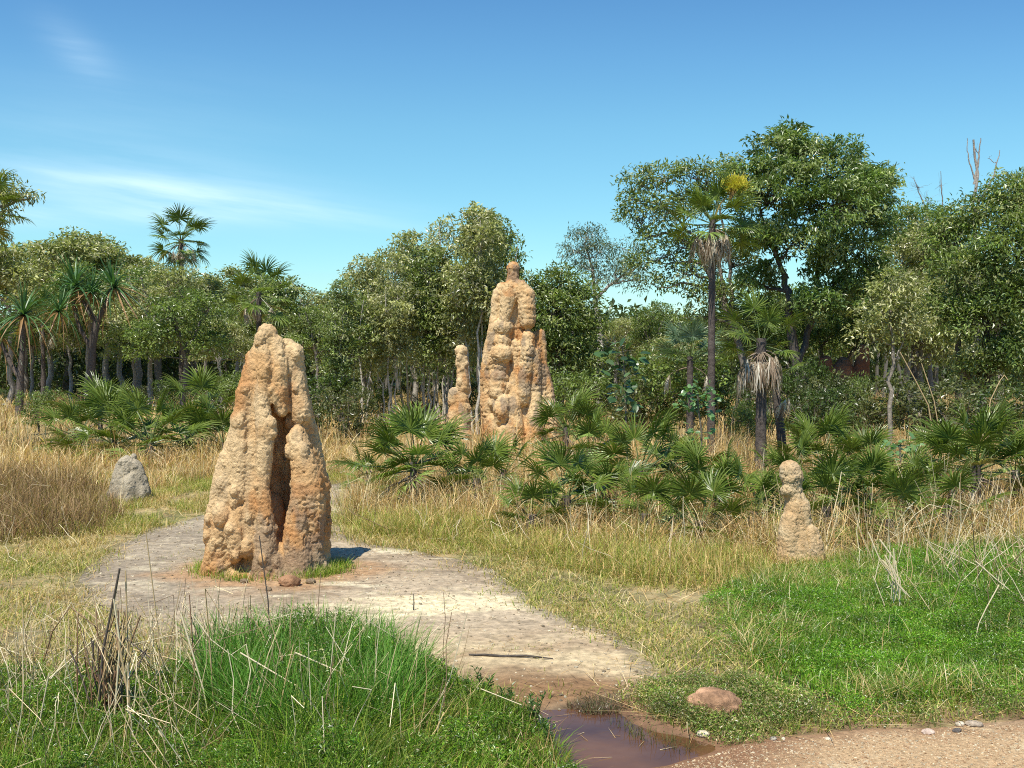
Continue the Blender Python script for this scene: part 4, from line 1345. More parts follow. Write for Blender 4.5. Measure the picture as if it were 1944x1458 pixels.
hero("paperbark_tree", "slender paperbark tree with pale limbs and thin airy crown beside the sky gap", 40, 1135,
     [(1115, 450, 35, 22), (1095, 480, 24, 26), (1140, 480, 34, 30), (1110, 510, 30, 20), (1165, 520, 24, 22), (1200, 480, 28, 26), (1190, 520, 22, 26), (1215, 530, 16, 24), (1140, 530, 20, 20)],
     [([(1138, 810), (1138, 720), (1137, 620), (1130, 560)], 0.17, 0.09), ([(1130, 565, 0, 1), (1125, 510), (1110, 460)], 0.08, 0.03), ([(1133, 565, 0, 1), (1165, 535), (1200, 515), (1215, 500)], 0.07, 0.03)],
     208, 0.15, 5200, [(0.16, 0.20, 0.09), (0.20, 0.23, 0.11), (0.12, 0.15, 0.06)], GR_R, (0.42, 0.38, 0.32), clump_r=0.34, per=20, droop=1.0, wratio=0.22, branch_r=0.035)
hero("broadleaf_tree", "rounded leafy tree just right of the tallest mound", 33, 1065,
     [(1060, 545, 45, 36), (1020, 560, 32, 34), (1100, 570, 38, 36), (1050, 600, 60, 45, -0.5), (1110, 630, 45, 40), (1060, 670, 55, 40, -0.4), (1020, 650, 40, 40), (1110, 690, 45, 35)],
     [([(1065, 820), (1065, 740), (1062, 650), (1058, 580)], 0.12, 0.05), ([(1065, 720, 0, 1), (1095, 640), (1100, 590)], 0.07, 0.03)],
     209, 0.16, 12000, TREE_YEL + TREE_GREEN, GR_R, (0.13, 0.11, 0.09), clump_r=0.32, per=22)
hero("broadleaf_tree", "leaning tree reaching in at the upper left corner", 24, -60,
     [(0, 345, 30, 22), (20, 372, 34, 18), (55, 372, 20, 11), (-20, 380, 40, 40), (5, 410, 24, 14), (-60, 420, 60, 70), (-70, 540, 60, 60)],
     [([(-60, 860), (-62, 700), (-60, 560), (-50, 450)], 0.2, 0.08), ([(-50, 450, 0, 1), (-20, 400), (30, 382), (55, 378)], 0.06, 0.02)],
     210, 0.14, 6000, TREE_OLIVE, "trees behind the left hand grass", (0.25, 0.22, 0.18), clump_r=0.22, per=20, droop=0.9, wratio=0.26)

# generic woodland trees, built per variant, shared by copies
def variant(seed, style, Hh=7.5):
    r = np.random.default_rng(seed)
    stems, blobs = [], []
    if style == 'slender':
        ns = r.integers(3, 6)
        for i in range(ns):
            a = i / ns * 6.28 + r.uniform(-0.4, 0.4)
            sp_ = r.uniform(0.35, 0.95)
            top = np.array([math.cos(a) * sp_, math.sin(a) * sp_, Hh * r.uniform(0.72, 0.95)])
            b0 = np.array([math.cos(a) * 0.12, math.sin(a) * 0.12, -0.1])
            stems.append(([b0, b0 * 0.5 + top * 0.4 + [0, 0, 0.3], top], r.uniform(0.035, 0.06), 0.015))
            for k in range(9):
                t = r.uniform(0.50, 1.0)
                c = b0 * (1 - t) + top * t + r.normal(0, 0.28, 3) * [1, 1, 0.5]
                q_ = r.uniform(0.34, 0.62) * (1.15 - 0.35 * t)
                blobs.append((c, (q_, q_, q_ * 1.7)))
        blobs.append(((0.1, 0, Hh * 0.92), (0.55, 0.55, 0.7)))
        blobs.append(((-0.3, 0, Hh * 0.82), (0.6, 0.6, 0.7)))
    elif style == 'round':
        top = np.array([r.normal(0, 0.2), r.normal(0, 0.2), Hh * 0.62])
        stems.append(([(0, 0, -0.1), top * [0.5, 0.5, 0.5], top], 0.13, 0.06))
        for k in range(4):
            a = r.uniform(0, 6.28)
            e_ = top + [math.cos(a) * 1.1, math.sin(a) * 1.1, Hh * 0.22]
            stems.append(([top * 0.8, top * 0.5 + e_ * 0.5, e_], 0.06, 0.025))
        for k in range(16):
            a = r.uniform(0, 6.28)
            rad = 1.9 * math.sqrt(r.random())
            z = Hh * r.uniform(0.56, 0.93) - rad * 0.22
            q_ = r.uniform(0.55, 0.95)
            blobs.append(((math.cos(a) * rad, math.sin(a) * rad, z), (q_, q_, q_ * 0.75)))
    else:  # airy
        top = np.array([r.normal(0, 0.3), r.normal(0, 0.3), Hh * 0.8])
        stems.append(([(0, 0, -0.1), (r.normal(0, 0.1), 0, Hh * 0.4), top], 0.11, 0.04))
        for k in range(5):
            a = r.uniform(0, 6.28)
            z = Hh * r.uniform(0.4, 0.6)
            e_ = np.array([math.cos(a) * 1.5, math.sin(a) * 1.5, z + Hh * r.uniform(0.15, 0.35)])
            stems.append(([(0, 0, z), e_ * 0.5 + np.array([0, 0, z * 0.5]), e_], 0.045, 0.02))
            for j in range(2):
                blobs.append((e_ + r.normal(0, 0.4, 3), (0.6, 0.6, 0.45)))
        for k in range(5):
            blobs.append((top + r.normal(0, 0.7, 3) * [1, 1, 0.6], (0.6, 0.6, 0.5)))
    return stems, blobs


VARS = {}
for i, (st, sd, cols, bark, nl, L_) in enumerate([
        ('slender', 1, TREE_OLIVE, (0.52, 0.47, 0.38), 11000, 0.14), ('slender', 2, TREE_GREEN, (0.42, 0.38, 0.31), 11000, 0.14), ('slender', 3, TREE_OLIVE, (0.50, 0.45, 0.37), 11000, 0.14),
        ('round', 4, TREE_GREEN, (0.26, 0.23, 0.19), 9000, 0.16), ('round', 5, TREE_YEL, (0.16, 0.14, 0.11), 9000, 0.16), ('airy', 6, TREE_OLIVE, (0.33, 0.30, 0.25), 9000, 0.17), ('round', 7, TREE_OLIVE, (0.34, 0.31, 0.26), 8500, 0.15)]):
    S, B = variant(300 + sd, st)
    VARS[i] = ('slender_tree' if st == 'slender' else 'broadleaf_tree' if st == 'round' else 'airy_tree',) + build_tree(B, S, 400 + sd, L_ * 1.12, nl, cols, bark, clump_r=0.26 if st == 'slender' else 0.34, per=20, wratio=0.42, branch_r=0.025, shell=0.45)
VMESH = {}
used_first = {}
rt = np.random.default_rng(55)


def woodland(px, top, D, v, label, group, wide=1.0):
    bx = P(px, HOR, D)[0]
    bz = h1(bx, D)
    zt = P(px, top, D)[2]
    s = (zt - bz) / 7.6
    nm = VARS[v][0]
    rz = float(rt.uniform(0, 6.28))
    if v not in used_first:
        o = place_tree(nm, label, (bx, D, bz), VARS[v][1], VARS[v][2], group)
        o.rotation_euler.z = rz
        o.scale = (s * wide, s * wide, s)
        used_first[v] = o
    else:
        copy_thing(used_first[v], nm, (bx, D, bz), rz, (s * wide, s * wide, s), label, group)


GC = "slender trees behind the mounds"
woodland(905, 388, 31, 0, "tallest slender tree of the middle grove, just left of the tall mound", GC, 1.0)
woodland(948, 400, 33, 1, "slender tree directly behind the tall mound's left shoulder", GC, 0.85)
woodland(855, 402, 33, 2, "high slender tree above the thin termite column", GC, 0.9)
woodland(812, 455, 32, 1, "slender tree with pale stems left of the thin termite column", GC, 1.0)
woodland(770, 440, 36, 0, "slender tree standing above the biggest low fan palm", GC, 1.0)
woodland(740, 468, 31, 2, "grey stemmed slender tree left of the biggest low fan palm", GC, 1.0)
woodland(692, 486, 34, 0, "slender tree at the left shoulder of the middle grove", GC, 1.0)
woodland(652, 520, 30, 1, "leafy slender tree just right of the front mound's top", GC, 1.05)
woodland(606, 552, 37, 3, "round leafy tree behind the right slope of the front mound", GC, 1.0)
woodland(880, 470, 42, 3, "round tree hidden deep behind the thin termite column", GC, 1.2)
woodland(790, 510, 44, 6, "round tree deep inside the middle grove", GC, 1.3)
woodland(700, 555, 45, 4, "pale green tree deep behind the left of the middle grove", GC, 1.3)
woodland(985, 560, 44, 6, "tree showing low between the tall mound and the rounded tree", GC, 1.3)
woodland(925, 405, 35, 0, "slender tree filling the gap behind the thin column and tall mound", GC, 1.1)
woodland(835, 440, 36, 2, "leafy slender tree at the centre of the middle grove's back row", GC, 1.1)
woodland(715, 500, 38, 1, "slender tree behind the left shoulder of the middle grove", GC, 1.1)
woodland(640, 560, 40, 2, "back row slender tree above the leafy one right of the front mound", GC, 1.1)
GL = "trees behind the left hand grass"
woodland(20, 452, 50, 5, "airy tree at the far left edge with open crown", GL, 1.2)
woodland(95, 450, 56, 5, "airy tree behind the left pandanus", GL, 1.3)
woodland(165, 462, 52, 3, "round tree behind the branching pandanus", GL, 1.2)
woodland(228, 455, 60, 5, "airy tree between the pandanus and the tall left palm", GL, 1.3)
woodland(285, 480, 48, 6, "olive tree just left of the tall left palm", GL, 1.1)
woodland(340, 535, 31, 4, "yellow green tree under the tall left palm", GL, 1.15)
woodland(395, 540, 44, 3, "dark green tree right of the tall left palm", GL, 1.15)
woodland(450, 512, 54, 5, "airy tree behind the palm on the front mound's left", GL, 1.2)
woodland(520, 490, 50, 3, "green tree rising behind the front mound's knob", GL, 1.2)
woodland(560, 530, 56, 6, "olive tree peeping over the front mound's right shoulder", GL, 1.3)
woodland(135, 560, 54, 6, "lower olive tree between the two left pandanus", GL, 1.2)
woodland(60, 565, 54, 3, "lower dark tree behind the leftmost pandanus", GL, 1.2)
woodland(255, 575, 46, 3, "low dark tree above the left row of fan palms", GL, 1.2)
woodland(420, 590, 40, 6, "low olive tree behind the front mound's left slope", GL, 1.2)
woodland(620, 580, 52, 4, "distant yellow green tree in the dip right of the front mound", GL, 1.4)
woodland(1170, 590, 52, 6, "distant olive tree low in the sky gap beside the paperbark", GR_R, 1.3)
woodland(1235, 565, 46, 4, "distant green tree at the bottom of the sky gap", GR_R, 0.9)
woodland(1130, 610, 42, 3, "low green tree behind the paperbark trunk", GR_R, 1.3)
woodland(1280, 610, 40, 6, "olive tree behind the blue green pandanus", GR_R, 1.1)
woodland(1610, 560, 42, 3, "shaded tree behind the red brown mound", GR_R, 1.5)
woodland(1720, 480, 44, 6, "olive tree behind the yellowish green tree", GR_R, 1.4)
woodland(1450, 560, 44, 3, "shaded green tree behind the two stemmed palm", GR_R, 1.5)
woodland(1900, 460, 42, 3, "green tree behind the right edge tree", GR_R, 1.6)

woodland(45, 442, 62, 3, "tall round tree behind the far left pandanus", GL, 1.5)
woodland(130, 448, 66, 4, "tall yellow green tree between the two left pandanus", GL, 1.5)
woodland(200, 455, 64, 6, "tall olive tree right behind the branching pandanus crown", GL, 1.4)
woodland(265, 468, 62, 3, "dark round tree left of the tall left palm's crown", GL, 1.4)
woodland(305, 500, 56, 4, "mid height tree directly left of the tall palm's trunk", GL, 1.3)
woodland(470, 530, 48, 3, "round dark tree behind the palm at the front mound's knob", GL, 1.3)
hero("broadleaf_tree", "tall dark tree closing the gap between the tallest tree and the right edge tree", 37, 1735,
     [(1700, 430, 50, 40), (1745, 420, 45, 36), (1790, 450, 50, 45), (1710, 490, 60, 50, -0.5), (1770, 500, 60, 50, -0.4), (1730, 560, 70, 50, -0.6), (1800, 570, 60, 50, -0.4), (1690, 570, 45, 45)],
     [([(1735, 800), (1738, 700), (1730, 600), (1740, 480)], 0.17, 0.06), ([(1737, 680, 0, 1), (1780, 600), (1795, 520)], 0.09, 0.04)],
     211, 0.15, 17000, TREE_DARK[:2] + TREE_OLIVE[:1], GR_R, (0.14, 0.12, 0.1), clump_r=0.36, per=32)
hero("broadleaf_tree", "low spreading dark tree shading the ground under the tallest tree", 35, 1560,
     [(1470, 600, 60, 40), (1530, 590, 70, 45), (1600, 590, 70, 45), (1660, 610, 50, 45), (1500, 650, 60, 40, -0.5), (1570, 640, 60, 40, -0.5), (1640, 660, 50, 35, 0.5), (1430, 650, 45, 40), (1390, 590, 40, 40)],
     [([(1560, 800), (1555, 740), (1560, 680), (1550, 620)], 0.12, 0.05), ([(1556, 740, 0, 1), (1610, 680), (1640, 630)], 0.06, 0.03), ([(1556, 750, 0, 1), (1500, 690), (1460, 640)], 0.06, 0.03)],
     212, 0.15, 13000, [TREE_DARK[0], TREE_DARK[2]], GR_R, (0.1, 0.085, 0.07), clump_r=0.36, per=30)
woodland(1480, 520, 48, 3, "dark tree far behind the tallest tree's left side", GR_R, 1.5)
woodland(1640, 520, 48, 3, "dark tree far behind the tallest tree's right side", GR_R, 1.6)
woodland(1815, 500, 48, 4, "green tree far behind the left of the right edge tree", GR_R, 1.5)

# shrubs filling the understorey
def shrubmesh(seed, cols, L_, nl):
    r = np.random.default_rng(seed)
    B, S = [], []
    for k in range(11):
        a = r.uniform(0, 6.28)
        rr = 1.0 * math.sqrt(r.random())
        q_ = r.uniform(0.3, 0.55)
        B.append(((math.cos(a) * rr, math.sin(a) * rr * 0.8, r.uniform(0.35, 1.75) - rr * 0.3), (q_, q_, q_)))
    for k in range(5):
        a = r.uniform(0, 6.28)
        S.append(([(0.1 * math.cos(a), 0.1 * math.sin(a), -0.05), (0.3 * math.cos(a), 0.3 * math.sin(a), 0.7), (0.6 * math.cos(a), 0.5 * math.sin(a), 1.4)], 0.022, 0.01))
    return build_tree(B, S, seed + 1, L_, nl, cols, (0.2, 0.17, 0.13), clump_r=0.16, per=16, branch_r=0.010, wratio=0.4)


SH = [shrubmesh(501, [(0.07, 0.11, 0.022), (0.10, 0.15, 0.03), (0.05, 0.08, 0.016)], 0.12, 3000), shrubmesh(502, [(0.17, 0.23, 0.05), (0.22, 0.28, 0.07), (0.11, 0.16, 0.03)], 0.11, 3000), shrubmesh(503, [(0.14, 0.16, 0.05), (0.19, 0.20, 0.075), (0.09, 0.11, 0.03)], 0.12, 2600)]
shfirst = {}


def shrub(px, top, D, v, wide, label, group):
    bx = P(px, HOR, D)[0]
    bz = h1(bx, D)
    s = (P(px, top, D)[2] - bz) / 2.1
    rz = float(rt.uniform(0, 6.28))
    if v not in shfirst:
        o = place_tree("shrub", label, (bx, D, bz), SH[v][0], SH[v][1], group, "shrub", trunkname="stems", crownname="foliage")
        o.rotation_euler.z = rz
        o.scale = (s * wide, s * wide, s)
        shfirst[v] = o
    else:
        copy_thing(shfirst[v], "shrub", (bx, D, bz), rz, (s * wide, s * wide, s), label, group)


GS = "shrubs under the trees"
for a in [(1290, 640, 27, 1, 1.1, "yellow green shrub below the blue green pandanus"), (1240, 660, 29, 2, 1.2, "olive shrub left of the blue green pandanus"), (1375, 690, 27, 0, 0.9, "dark shrub at the foot of the tall flowering palm"),
          (1100, 690, 28, 1, 1.1, "green shrub right of the tallest mound's foot"), (1060, 720, 31, 0, 1.1, "dark low shrub behind the tallest mound's right side"), (1540, 720, 24, 0, 1.0, "dark low shrub left of the shaded red mound"),
          (1740, 690, 25, 2, 1.2, "olive shrub under the yellowish tree"), (1830, 700, 24, 2, 1.2, "olive shrub behind the right hand fan palm"), (1920, 720, 23, 0, 1.1, "dark shrub at the right edge above the fan palm"),
          (1470, 700, 30, 0, 1.2, "dark shrub behind the two stemmed palm's trunks"), (1650, 740, 26, 2, 0.9, "low shrub in front of the shaded red mound's right side"),
          (610, 700, 30, 0, 1.2, "green shrub just right of the front mound"), (665, 715, 27, 2, 1.0, "small leafed shrub left of the biggest fan palm"), (720, 728, 36, 1, 1.0, "yellow green shrub among the middle grove stems"),
          (800, 738, 38, 2, 1.1, "low olive shrub among the pale stems of the middle grove"), (860, 720, 37, 0, 1.2, "low dark shrub behind the thin termite column"),
          (75, 730, 30, 1, 0.8, "thin pale green shrub in the left grass before the road"), (340, 715, 42, 0, 1.1, "green shrub behind the left row of fan palms"), (270, 725, 50, 2, 1.2, "olive shrub left of the tall palm's trunk"),
          (190, 725, 52, 0, 1.2, "dark shrub behind the branching pandanus trunk"), (420, 700, 38, 1, 1.2, "yellow green shrub at the front mound's left slope"), (20, 735, 52, 0, 1.2, "green shrub at the left edge beyond the road"),
          (1590, 690, 25, 2, 0.8, "olive shrub directly before the shaded red mound"), (1548, 670, 28, 0, 0.7, "upright dark shrub hiding the left half of the shaded red mound"), (1622, 700, 28, 1, 0.6, "narrow yellow green shrub before the right half of the shaded red mound"), (1180, 680, 33, 2, 1.2, "olive shrub behind the big leafed sapling"), (1420, 760, 24, 1, 0.7, "small bright shrub left of the two stemmed palm")]:
    shrub(*a, GS)

# distant woodland beyond everything: one mass
r = np.random.default_rng(777)
A = Acc()
for k in range(3):
    n = 52000
    ang = r.uniform(-0.62, 0.62, n)
    D0 = r.uniform(64, 110, n)
    q = np.stack([D0 * np.tan(ang), D0], 1)
    ridge = 5.2 + 1.8 * n2(q, 0.16, 3, 90 + k)
    z = ridge * (1 - r.random(n) ** 1.7 * 0.95)
    c = np.column_stack([q, z])
    leaves(A, c, r.normal(0, 1, (n, 3)), r.normal(0, 0.6, (n, 3)) + [0, -0.3, 1], r.uniform(0.35, 0.75, n), r.uniform(0.16, 0.3, n), pal(r, n, [(0.09, 0.13, 0.04), (0.13, 0.17, 0.06), (0.07, 0.10, 0.03)]))
for k in range(420):
    ang = r.uniform(-0.55, 0.55)
    D0 = r.uniform(62, 95)
    x = D0 * math.tan(ang)
    A.tube([(x, D0, -0.5), (x + r.normal(0, 0.2), D0, 2.5), (x + r.normal(0, 0.4), D0, 5)], [0.12, 0.1, 0.06], 5, (0.2, 0.18, 0.15))
tag(link("far_woodland", A.mesh("far_woodland", M_LEAF)), "distant green bushland closing the view behind the nearer trees", "woodland", kind="stuff")

# far road at the left
q0, q1 = 51.0, 55.5
A = Acc()
xs = np.linspace(-60, -12, 60)
v = []
for x in xs:
    for yy in (q0, q1):
        yv = yy + 0.03 * (x + 30)
        v.append((x, yv, 0.0))
v = np.array(v)
v[:, 2] = hgt(v[:, 0], v[:, 1]) + 0.10
i = np.arange(59) * 2
A.add(v, f4=np.stack([i, i + 2, i + 3, i + 1], 1), col=(0.33, 0.33, 0.34))
tag(link("road", A.mesh("road", M_PATH)), "strip of grey sealed road far behind the left grass", "road", kind="structure")


# ------------------------------------------------------------------ palms
def frond(seed, kind='green', R_=0.62, petiole=0.75, nseg=26, spread=2.25):
    r = np.random.default_rng(seed)
    A = Acc()
    dead = kind == 'dead'
    gcol = {'green': [(0.12, 0.175, 0.024), (0.165, 0.22, 0.036), (0.08, 0.125, 0.018)], 'light': [(0.20, 0.30, 0.06), (0.26, 0.34, 0.09)], 'old': [(0.38, 0.34, 0.12), (0.30, 0.26, 0.10), (0.22, 0.25, 0.06)], 'dead': [(0.50, 0.43, 0.33), (0.33, 0.25, 0.17), (0.66, 0.60, 0.48), (0.24, 0.17, 0.11)], 'blue': [(0.12, 0.19, 0.10), (0.16, 0.23, 0.13)]}[kind]
    # petiole along +Y, slightly arched
    t = np.linspace(0, 1, 6)
    arch = -0.10 * petiole * t ** 2 if not dead else -0.28 * petiole * t ** 2
    pts = np.stack([0.02 * np.sin(t * 3), petiole * t, arch + 0.02 * t], 1)
    pc_ = (0.14, 0.19, 0.06) if not dead else (0.28, 0.21, 0.14)
    A.tube(pts, np.linspace(0.016, 0.007, 6), 4, pc_)
    hub = pts[-1]
    for i in range(nseg):
        a = -spread + 2 * spread * (i + 0.5) / nseg + r.normal(0, 0.035)
        L = R_ * (1.0 - 0.28 * (abs(a) / spread) ** 2) * r.uniform(0.88, 1.08)
        d0 = np.array([math.sin(a), math.cos(a), 0.0])
        cup = 0.22 + r.normal(0, 0.03)
        dr = r.uniform(0.05, 0.20) if not dead else r.uniform(0.75, 1.1)
        tt = np.array([0.03, 0.3, 0.6, 0.85, 1.0])
        if dead:
            # collapsed, hanging segments
            c = [hub + d0 * L * 0.30 * (1 - math.exp(-3 * s)) + np.array([r.normal(0, 0.02), 0.10 * L * s, -dr * L * s]) for s in tt]
            c = np.array(c)
        else:
            c = np.array([hub + d0 * L * s * (1 - 0.10 * s * s) + np.array([0, 0, cup * L * s - (cup + dr) * L * s ** 2.4]) for s in tt])
        side = np.array([d0[1], -d0[0], 0.0])
        wmax = R_ * 2 * spread / nseg * 0.27
        wf = np.array([0.15, 0.66, 0.52, 0.28, 0.03]) * wmax * (0.6 if dead else 1)
        up_ = np.array([0, 0, 1.0])
        V = np.zeros((5, 3, 3))
        V[:, 0] = c - side * wf[:, None] + up_ * (wf * 0.55)[:, None]
        V[:, 1] = c
        V[:, 2] = c + side * wf[:, None] + up_ * (wf * 0.55)[:, None]
        f = []
        for k in range(4):
            b_ = k * 3
            f += [(b_, b_ + 1, b_ + 4, b_ + 3), (b_ + 1, b_ + 2, b_ + 5, b_ + 4)]
        cc = pal(r, 1, gcol, jit=0.12)[0]
        tip = np.array([0.45, 0.38, 0.2]) if not dead else cc
        cv = np.repeat(np.stack([cc * 1.25, cc, cc, cc * 1.05, mixc(cc, tip, 0.5)]), 3, 0)
        A.add(V.reshape(-1, 3), f4=f, col=cv)
    return A.mesh("dead_frond" if dead else "frond", M_DRY if dead else M_FROND)


FR = {'green': [frond(600 + i, 'green', 0.60 + 0.03 * i, 0.66 + 0.06 * i, 23 + i, 2.1 + 0.05 * i) for i in range(5)],
      'light': [frond(620 + i, 'light', 0.58, 0.7, 24, 2.0) for i in range(2)],
      'old': [frond(626 + i, 'old', 0.58, 0.7, 24, 2.0) for i in range(2)],
      'blue': [frond(630 + i, 'blue', 0.6, 0.6, 22, 1.9) for i in range(2)],
      'dead': [frond(640 + i, 'dead', 0.62, 0.50, 20, 1.6) for i in range(3)],
      'skirt': [frond(650 + i, 'dead', 0.68, 0.26, 22, 1.5) for i in range(3)]}


def trunk_mesh(pts, rads, seed, col=(0.11, 0.09, 0.075), name="trunk"):
    r = np.random.default_rng(seed)
    pts = np.asarray(pts, float)
    L = np.linalg.norm(np.diff(pts, axis=0), axis=1).sum()
    k = max(6, int(L / 0.07))
    tt = np.linspace(0, len(pts) - 1, k)
    ip = np.stack([np.interp(tt, np.arange(len(pts)), pts[:, j]) for j in range(3)], 1)
    rr = np.interp(tt, np.arange(len(pts)), rads) * (1 + 0.10 * (np.arange(k) % 2) + r.normal(0, 0.05, k))
    A = Acc()
    A.tube(ip, rr, 8, col)
    return A.mesh(name, M_BARK, True)


def palm(label, px, D, hub_z, crown_scale, ngreen, ndead, seed, group, elev=(-25, 85), lean=0.0, trunk_r=0.075, light=0.15, name="fan_palm", kind='green', stems=None, dead_scale=1.0, bend=None, deadkind='dead'):
    """rosette of individual fronds on a trunk"""
    r = np.random.default_rng(seed)
    bx = P(px, HOR, D)[0]
    bz = h1(bx, D)
    root = empty(name, (bx, D, bz), label, "palm", group)
    hub = np.array([lean, 0, hub_z])
    mid = hub * [0.4, 0.4, 0.5] if bend is None else np.array([bend, 0, hub_z * 0.5])
    link("trunk", trunk_mesh([(0, 0, -0.08), mid, hub + [0, 0, 0.05]], [trunk_r * 1.2, trunk_r, trunk_r * 0.9], seed), root)
    for i in range(ngreen):
        ph = i * 2.39996 + r.normal(0, 0.25)
        t = (i + 0.5) / ngreen
        el = R(elev[1] + (elev[0] - elev[1]) * t ** 0.85 + r.normal(0, 6))
        kk = 'light' if (r.random() < light and t > 0.4) else kind
        if kind == 'green' and t > 0.7 and r.random() < 0.35:
            kk = 'old'
        me = FR[kk][r.integers(0, len(FR[kk]))]
        o = link("frond", me, root)
        s = crown_scale * r.uniform(0.85, 1.12)
        o.scale = (s, s, s)
        o.location = tuple(hub + [0.03 * math.cos(ph), 0.03 * math.sin(ph), -0.10 * t])
        # local +Y points outwards and up, with a little roll
        o.rotation_euler = (Matrix.Rotation(ph - math.pi / 2, 3, 'Z') @ Matrix.Rotation(el, 3, 'X') @ Matrix.Rotation(r.normal(0, 0.35), 3, 'Y')).to_euler()
    for i in range(ndead):
        ph = i * 2.39996 + r.normal(0, 0.4)
        el = R(r.uniform(-75, -38))
        o = link("dead_frond", FR[deadkind][r.integers(0, 3)], root)
        s = crown_scale * dead_scale * r.uniform(0.75, 1.05)
        o.scale = (s, s, s)
        o.location = tuple(hub + [0.05 * math.cos(ph), 0.05 * math.sin(ph), -0.14 - 0.12 * r.random()])
        o.rotation_euler = (Matrix.Rotation(ph - math.pi / 2, 3, 'Z') @ Matrix.Rotation(el + R(35), 3, 'X')).to_euler()
    return root, hub


# tall palms
def ztop(px, py, D):
    return float(P(px, py, D)[2])


GT = "tall fan palms"
palm("tall fan palm above the treetops on the left", 345, 50, ztop(345, 455, 50), 1.35, 26, 8, 701, GT, (-65, 85), trunk_r=0.12)
palm("fan palm with its crown just behind the front mound's knob", 492, 38, ztop(492, 560, 38), 1.25, 20, 5, 702, GT, (-50, 85), trunk_r=0.10)
p1, hub1 = palm("tall fan palm with a yellow flower head and hanging dead fronds", 1350, 21, ztop(1350, 420, 21), 0.84, 22, 20, 703, GT, (-30, 85), trunk_r=0.07, lean=0.02, dead_scale=1.2, deadkind='skirt')
# flower head
A = Acc()
r = np.random.default_rng(705)
hp = hub1 + [0.38, -0.15, 0.70]
A.tube([hub1 + [0.02, 0, 0.0], hub1 + [0.14, 0, 0.32], hp], [0.02, 0.016, 0.012], 5, (0.35, 0.28, 0.08))
n = 2600
tb = r.random(n)
dd = r.normal(0, 1, (n, 3)) * [0.07, 0.07, 0.05]
ab = r.integers(0, 9, n) / 9 * 6.28
dd += np.stack([np.cos(ab) * 0.16 * tb, np.sin(ab) * 0.16 * tb, 0.12 + 0.30 * tb - 0.38 * tb ** 2.5], 1)
cpt = hp + dd + [0.05, 0, -0.12]
leaves(A, cpt, dd + [0, 0, 0.1], r.normal(0, 1, (n, 3)), 0.07, 0.022, pal(r, n, [(0.75, 0.70, 0.08), (0.85, 0.78, 0.14), (0.60, 0.48, 0.08)]))
for k in range(60):
    e_ = hp + np.array([r.normal(0.02, 0.09), r.normal(0, 0.09), r.uniform(-0.25, 0.22)])
    A.tube([hp - [0.05, 0, 0.3], (hp + e_) / 2, e_], [0.006, 0.005, 0.003], 3, (0.42, 0.30, 0.10))
link("flower_head", A.mesh("flower_head", M_DRY), p1)
palm("palm with a skirt of whitish dead fronds behind the right palms", 1445, 17.0, ztop(1445, 648, 17), 0.60, 15, 30, 704, GT, (-35, 85), trunk_r=0.085, dead_scale=1.6, deadkind='skirt')
palm("dark fronded palm at the left picture edge under the leaning tree", -38, 23, ztop(-38, 390, 23), 0.85, 16, 6, 706, GT, (-70, 60), trunk_r=0.09)
palm("leaning blackened palm stem beside the skirted palm", 1492, 17.6, ztop(1478, 715, 17.6), 0.55, 3, 6, 707, GT, (0, 60), trunk_r=0.07, lean=-0.22)
palm("small dark palm between the two left pandanus", 82, 44, ztop(82, 612, 44), 1.15, 14, 4, 708, GT, (-40, 85), trunk_r=0.09)

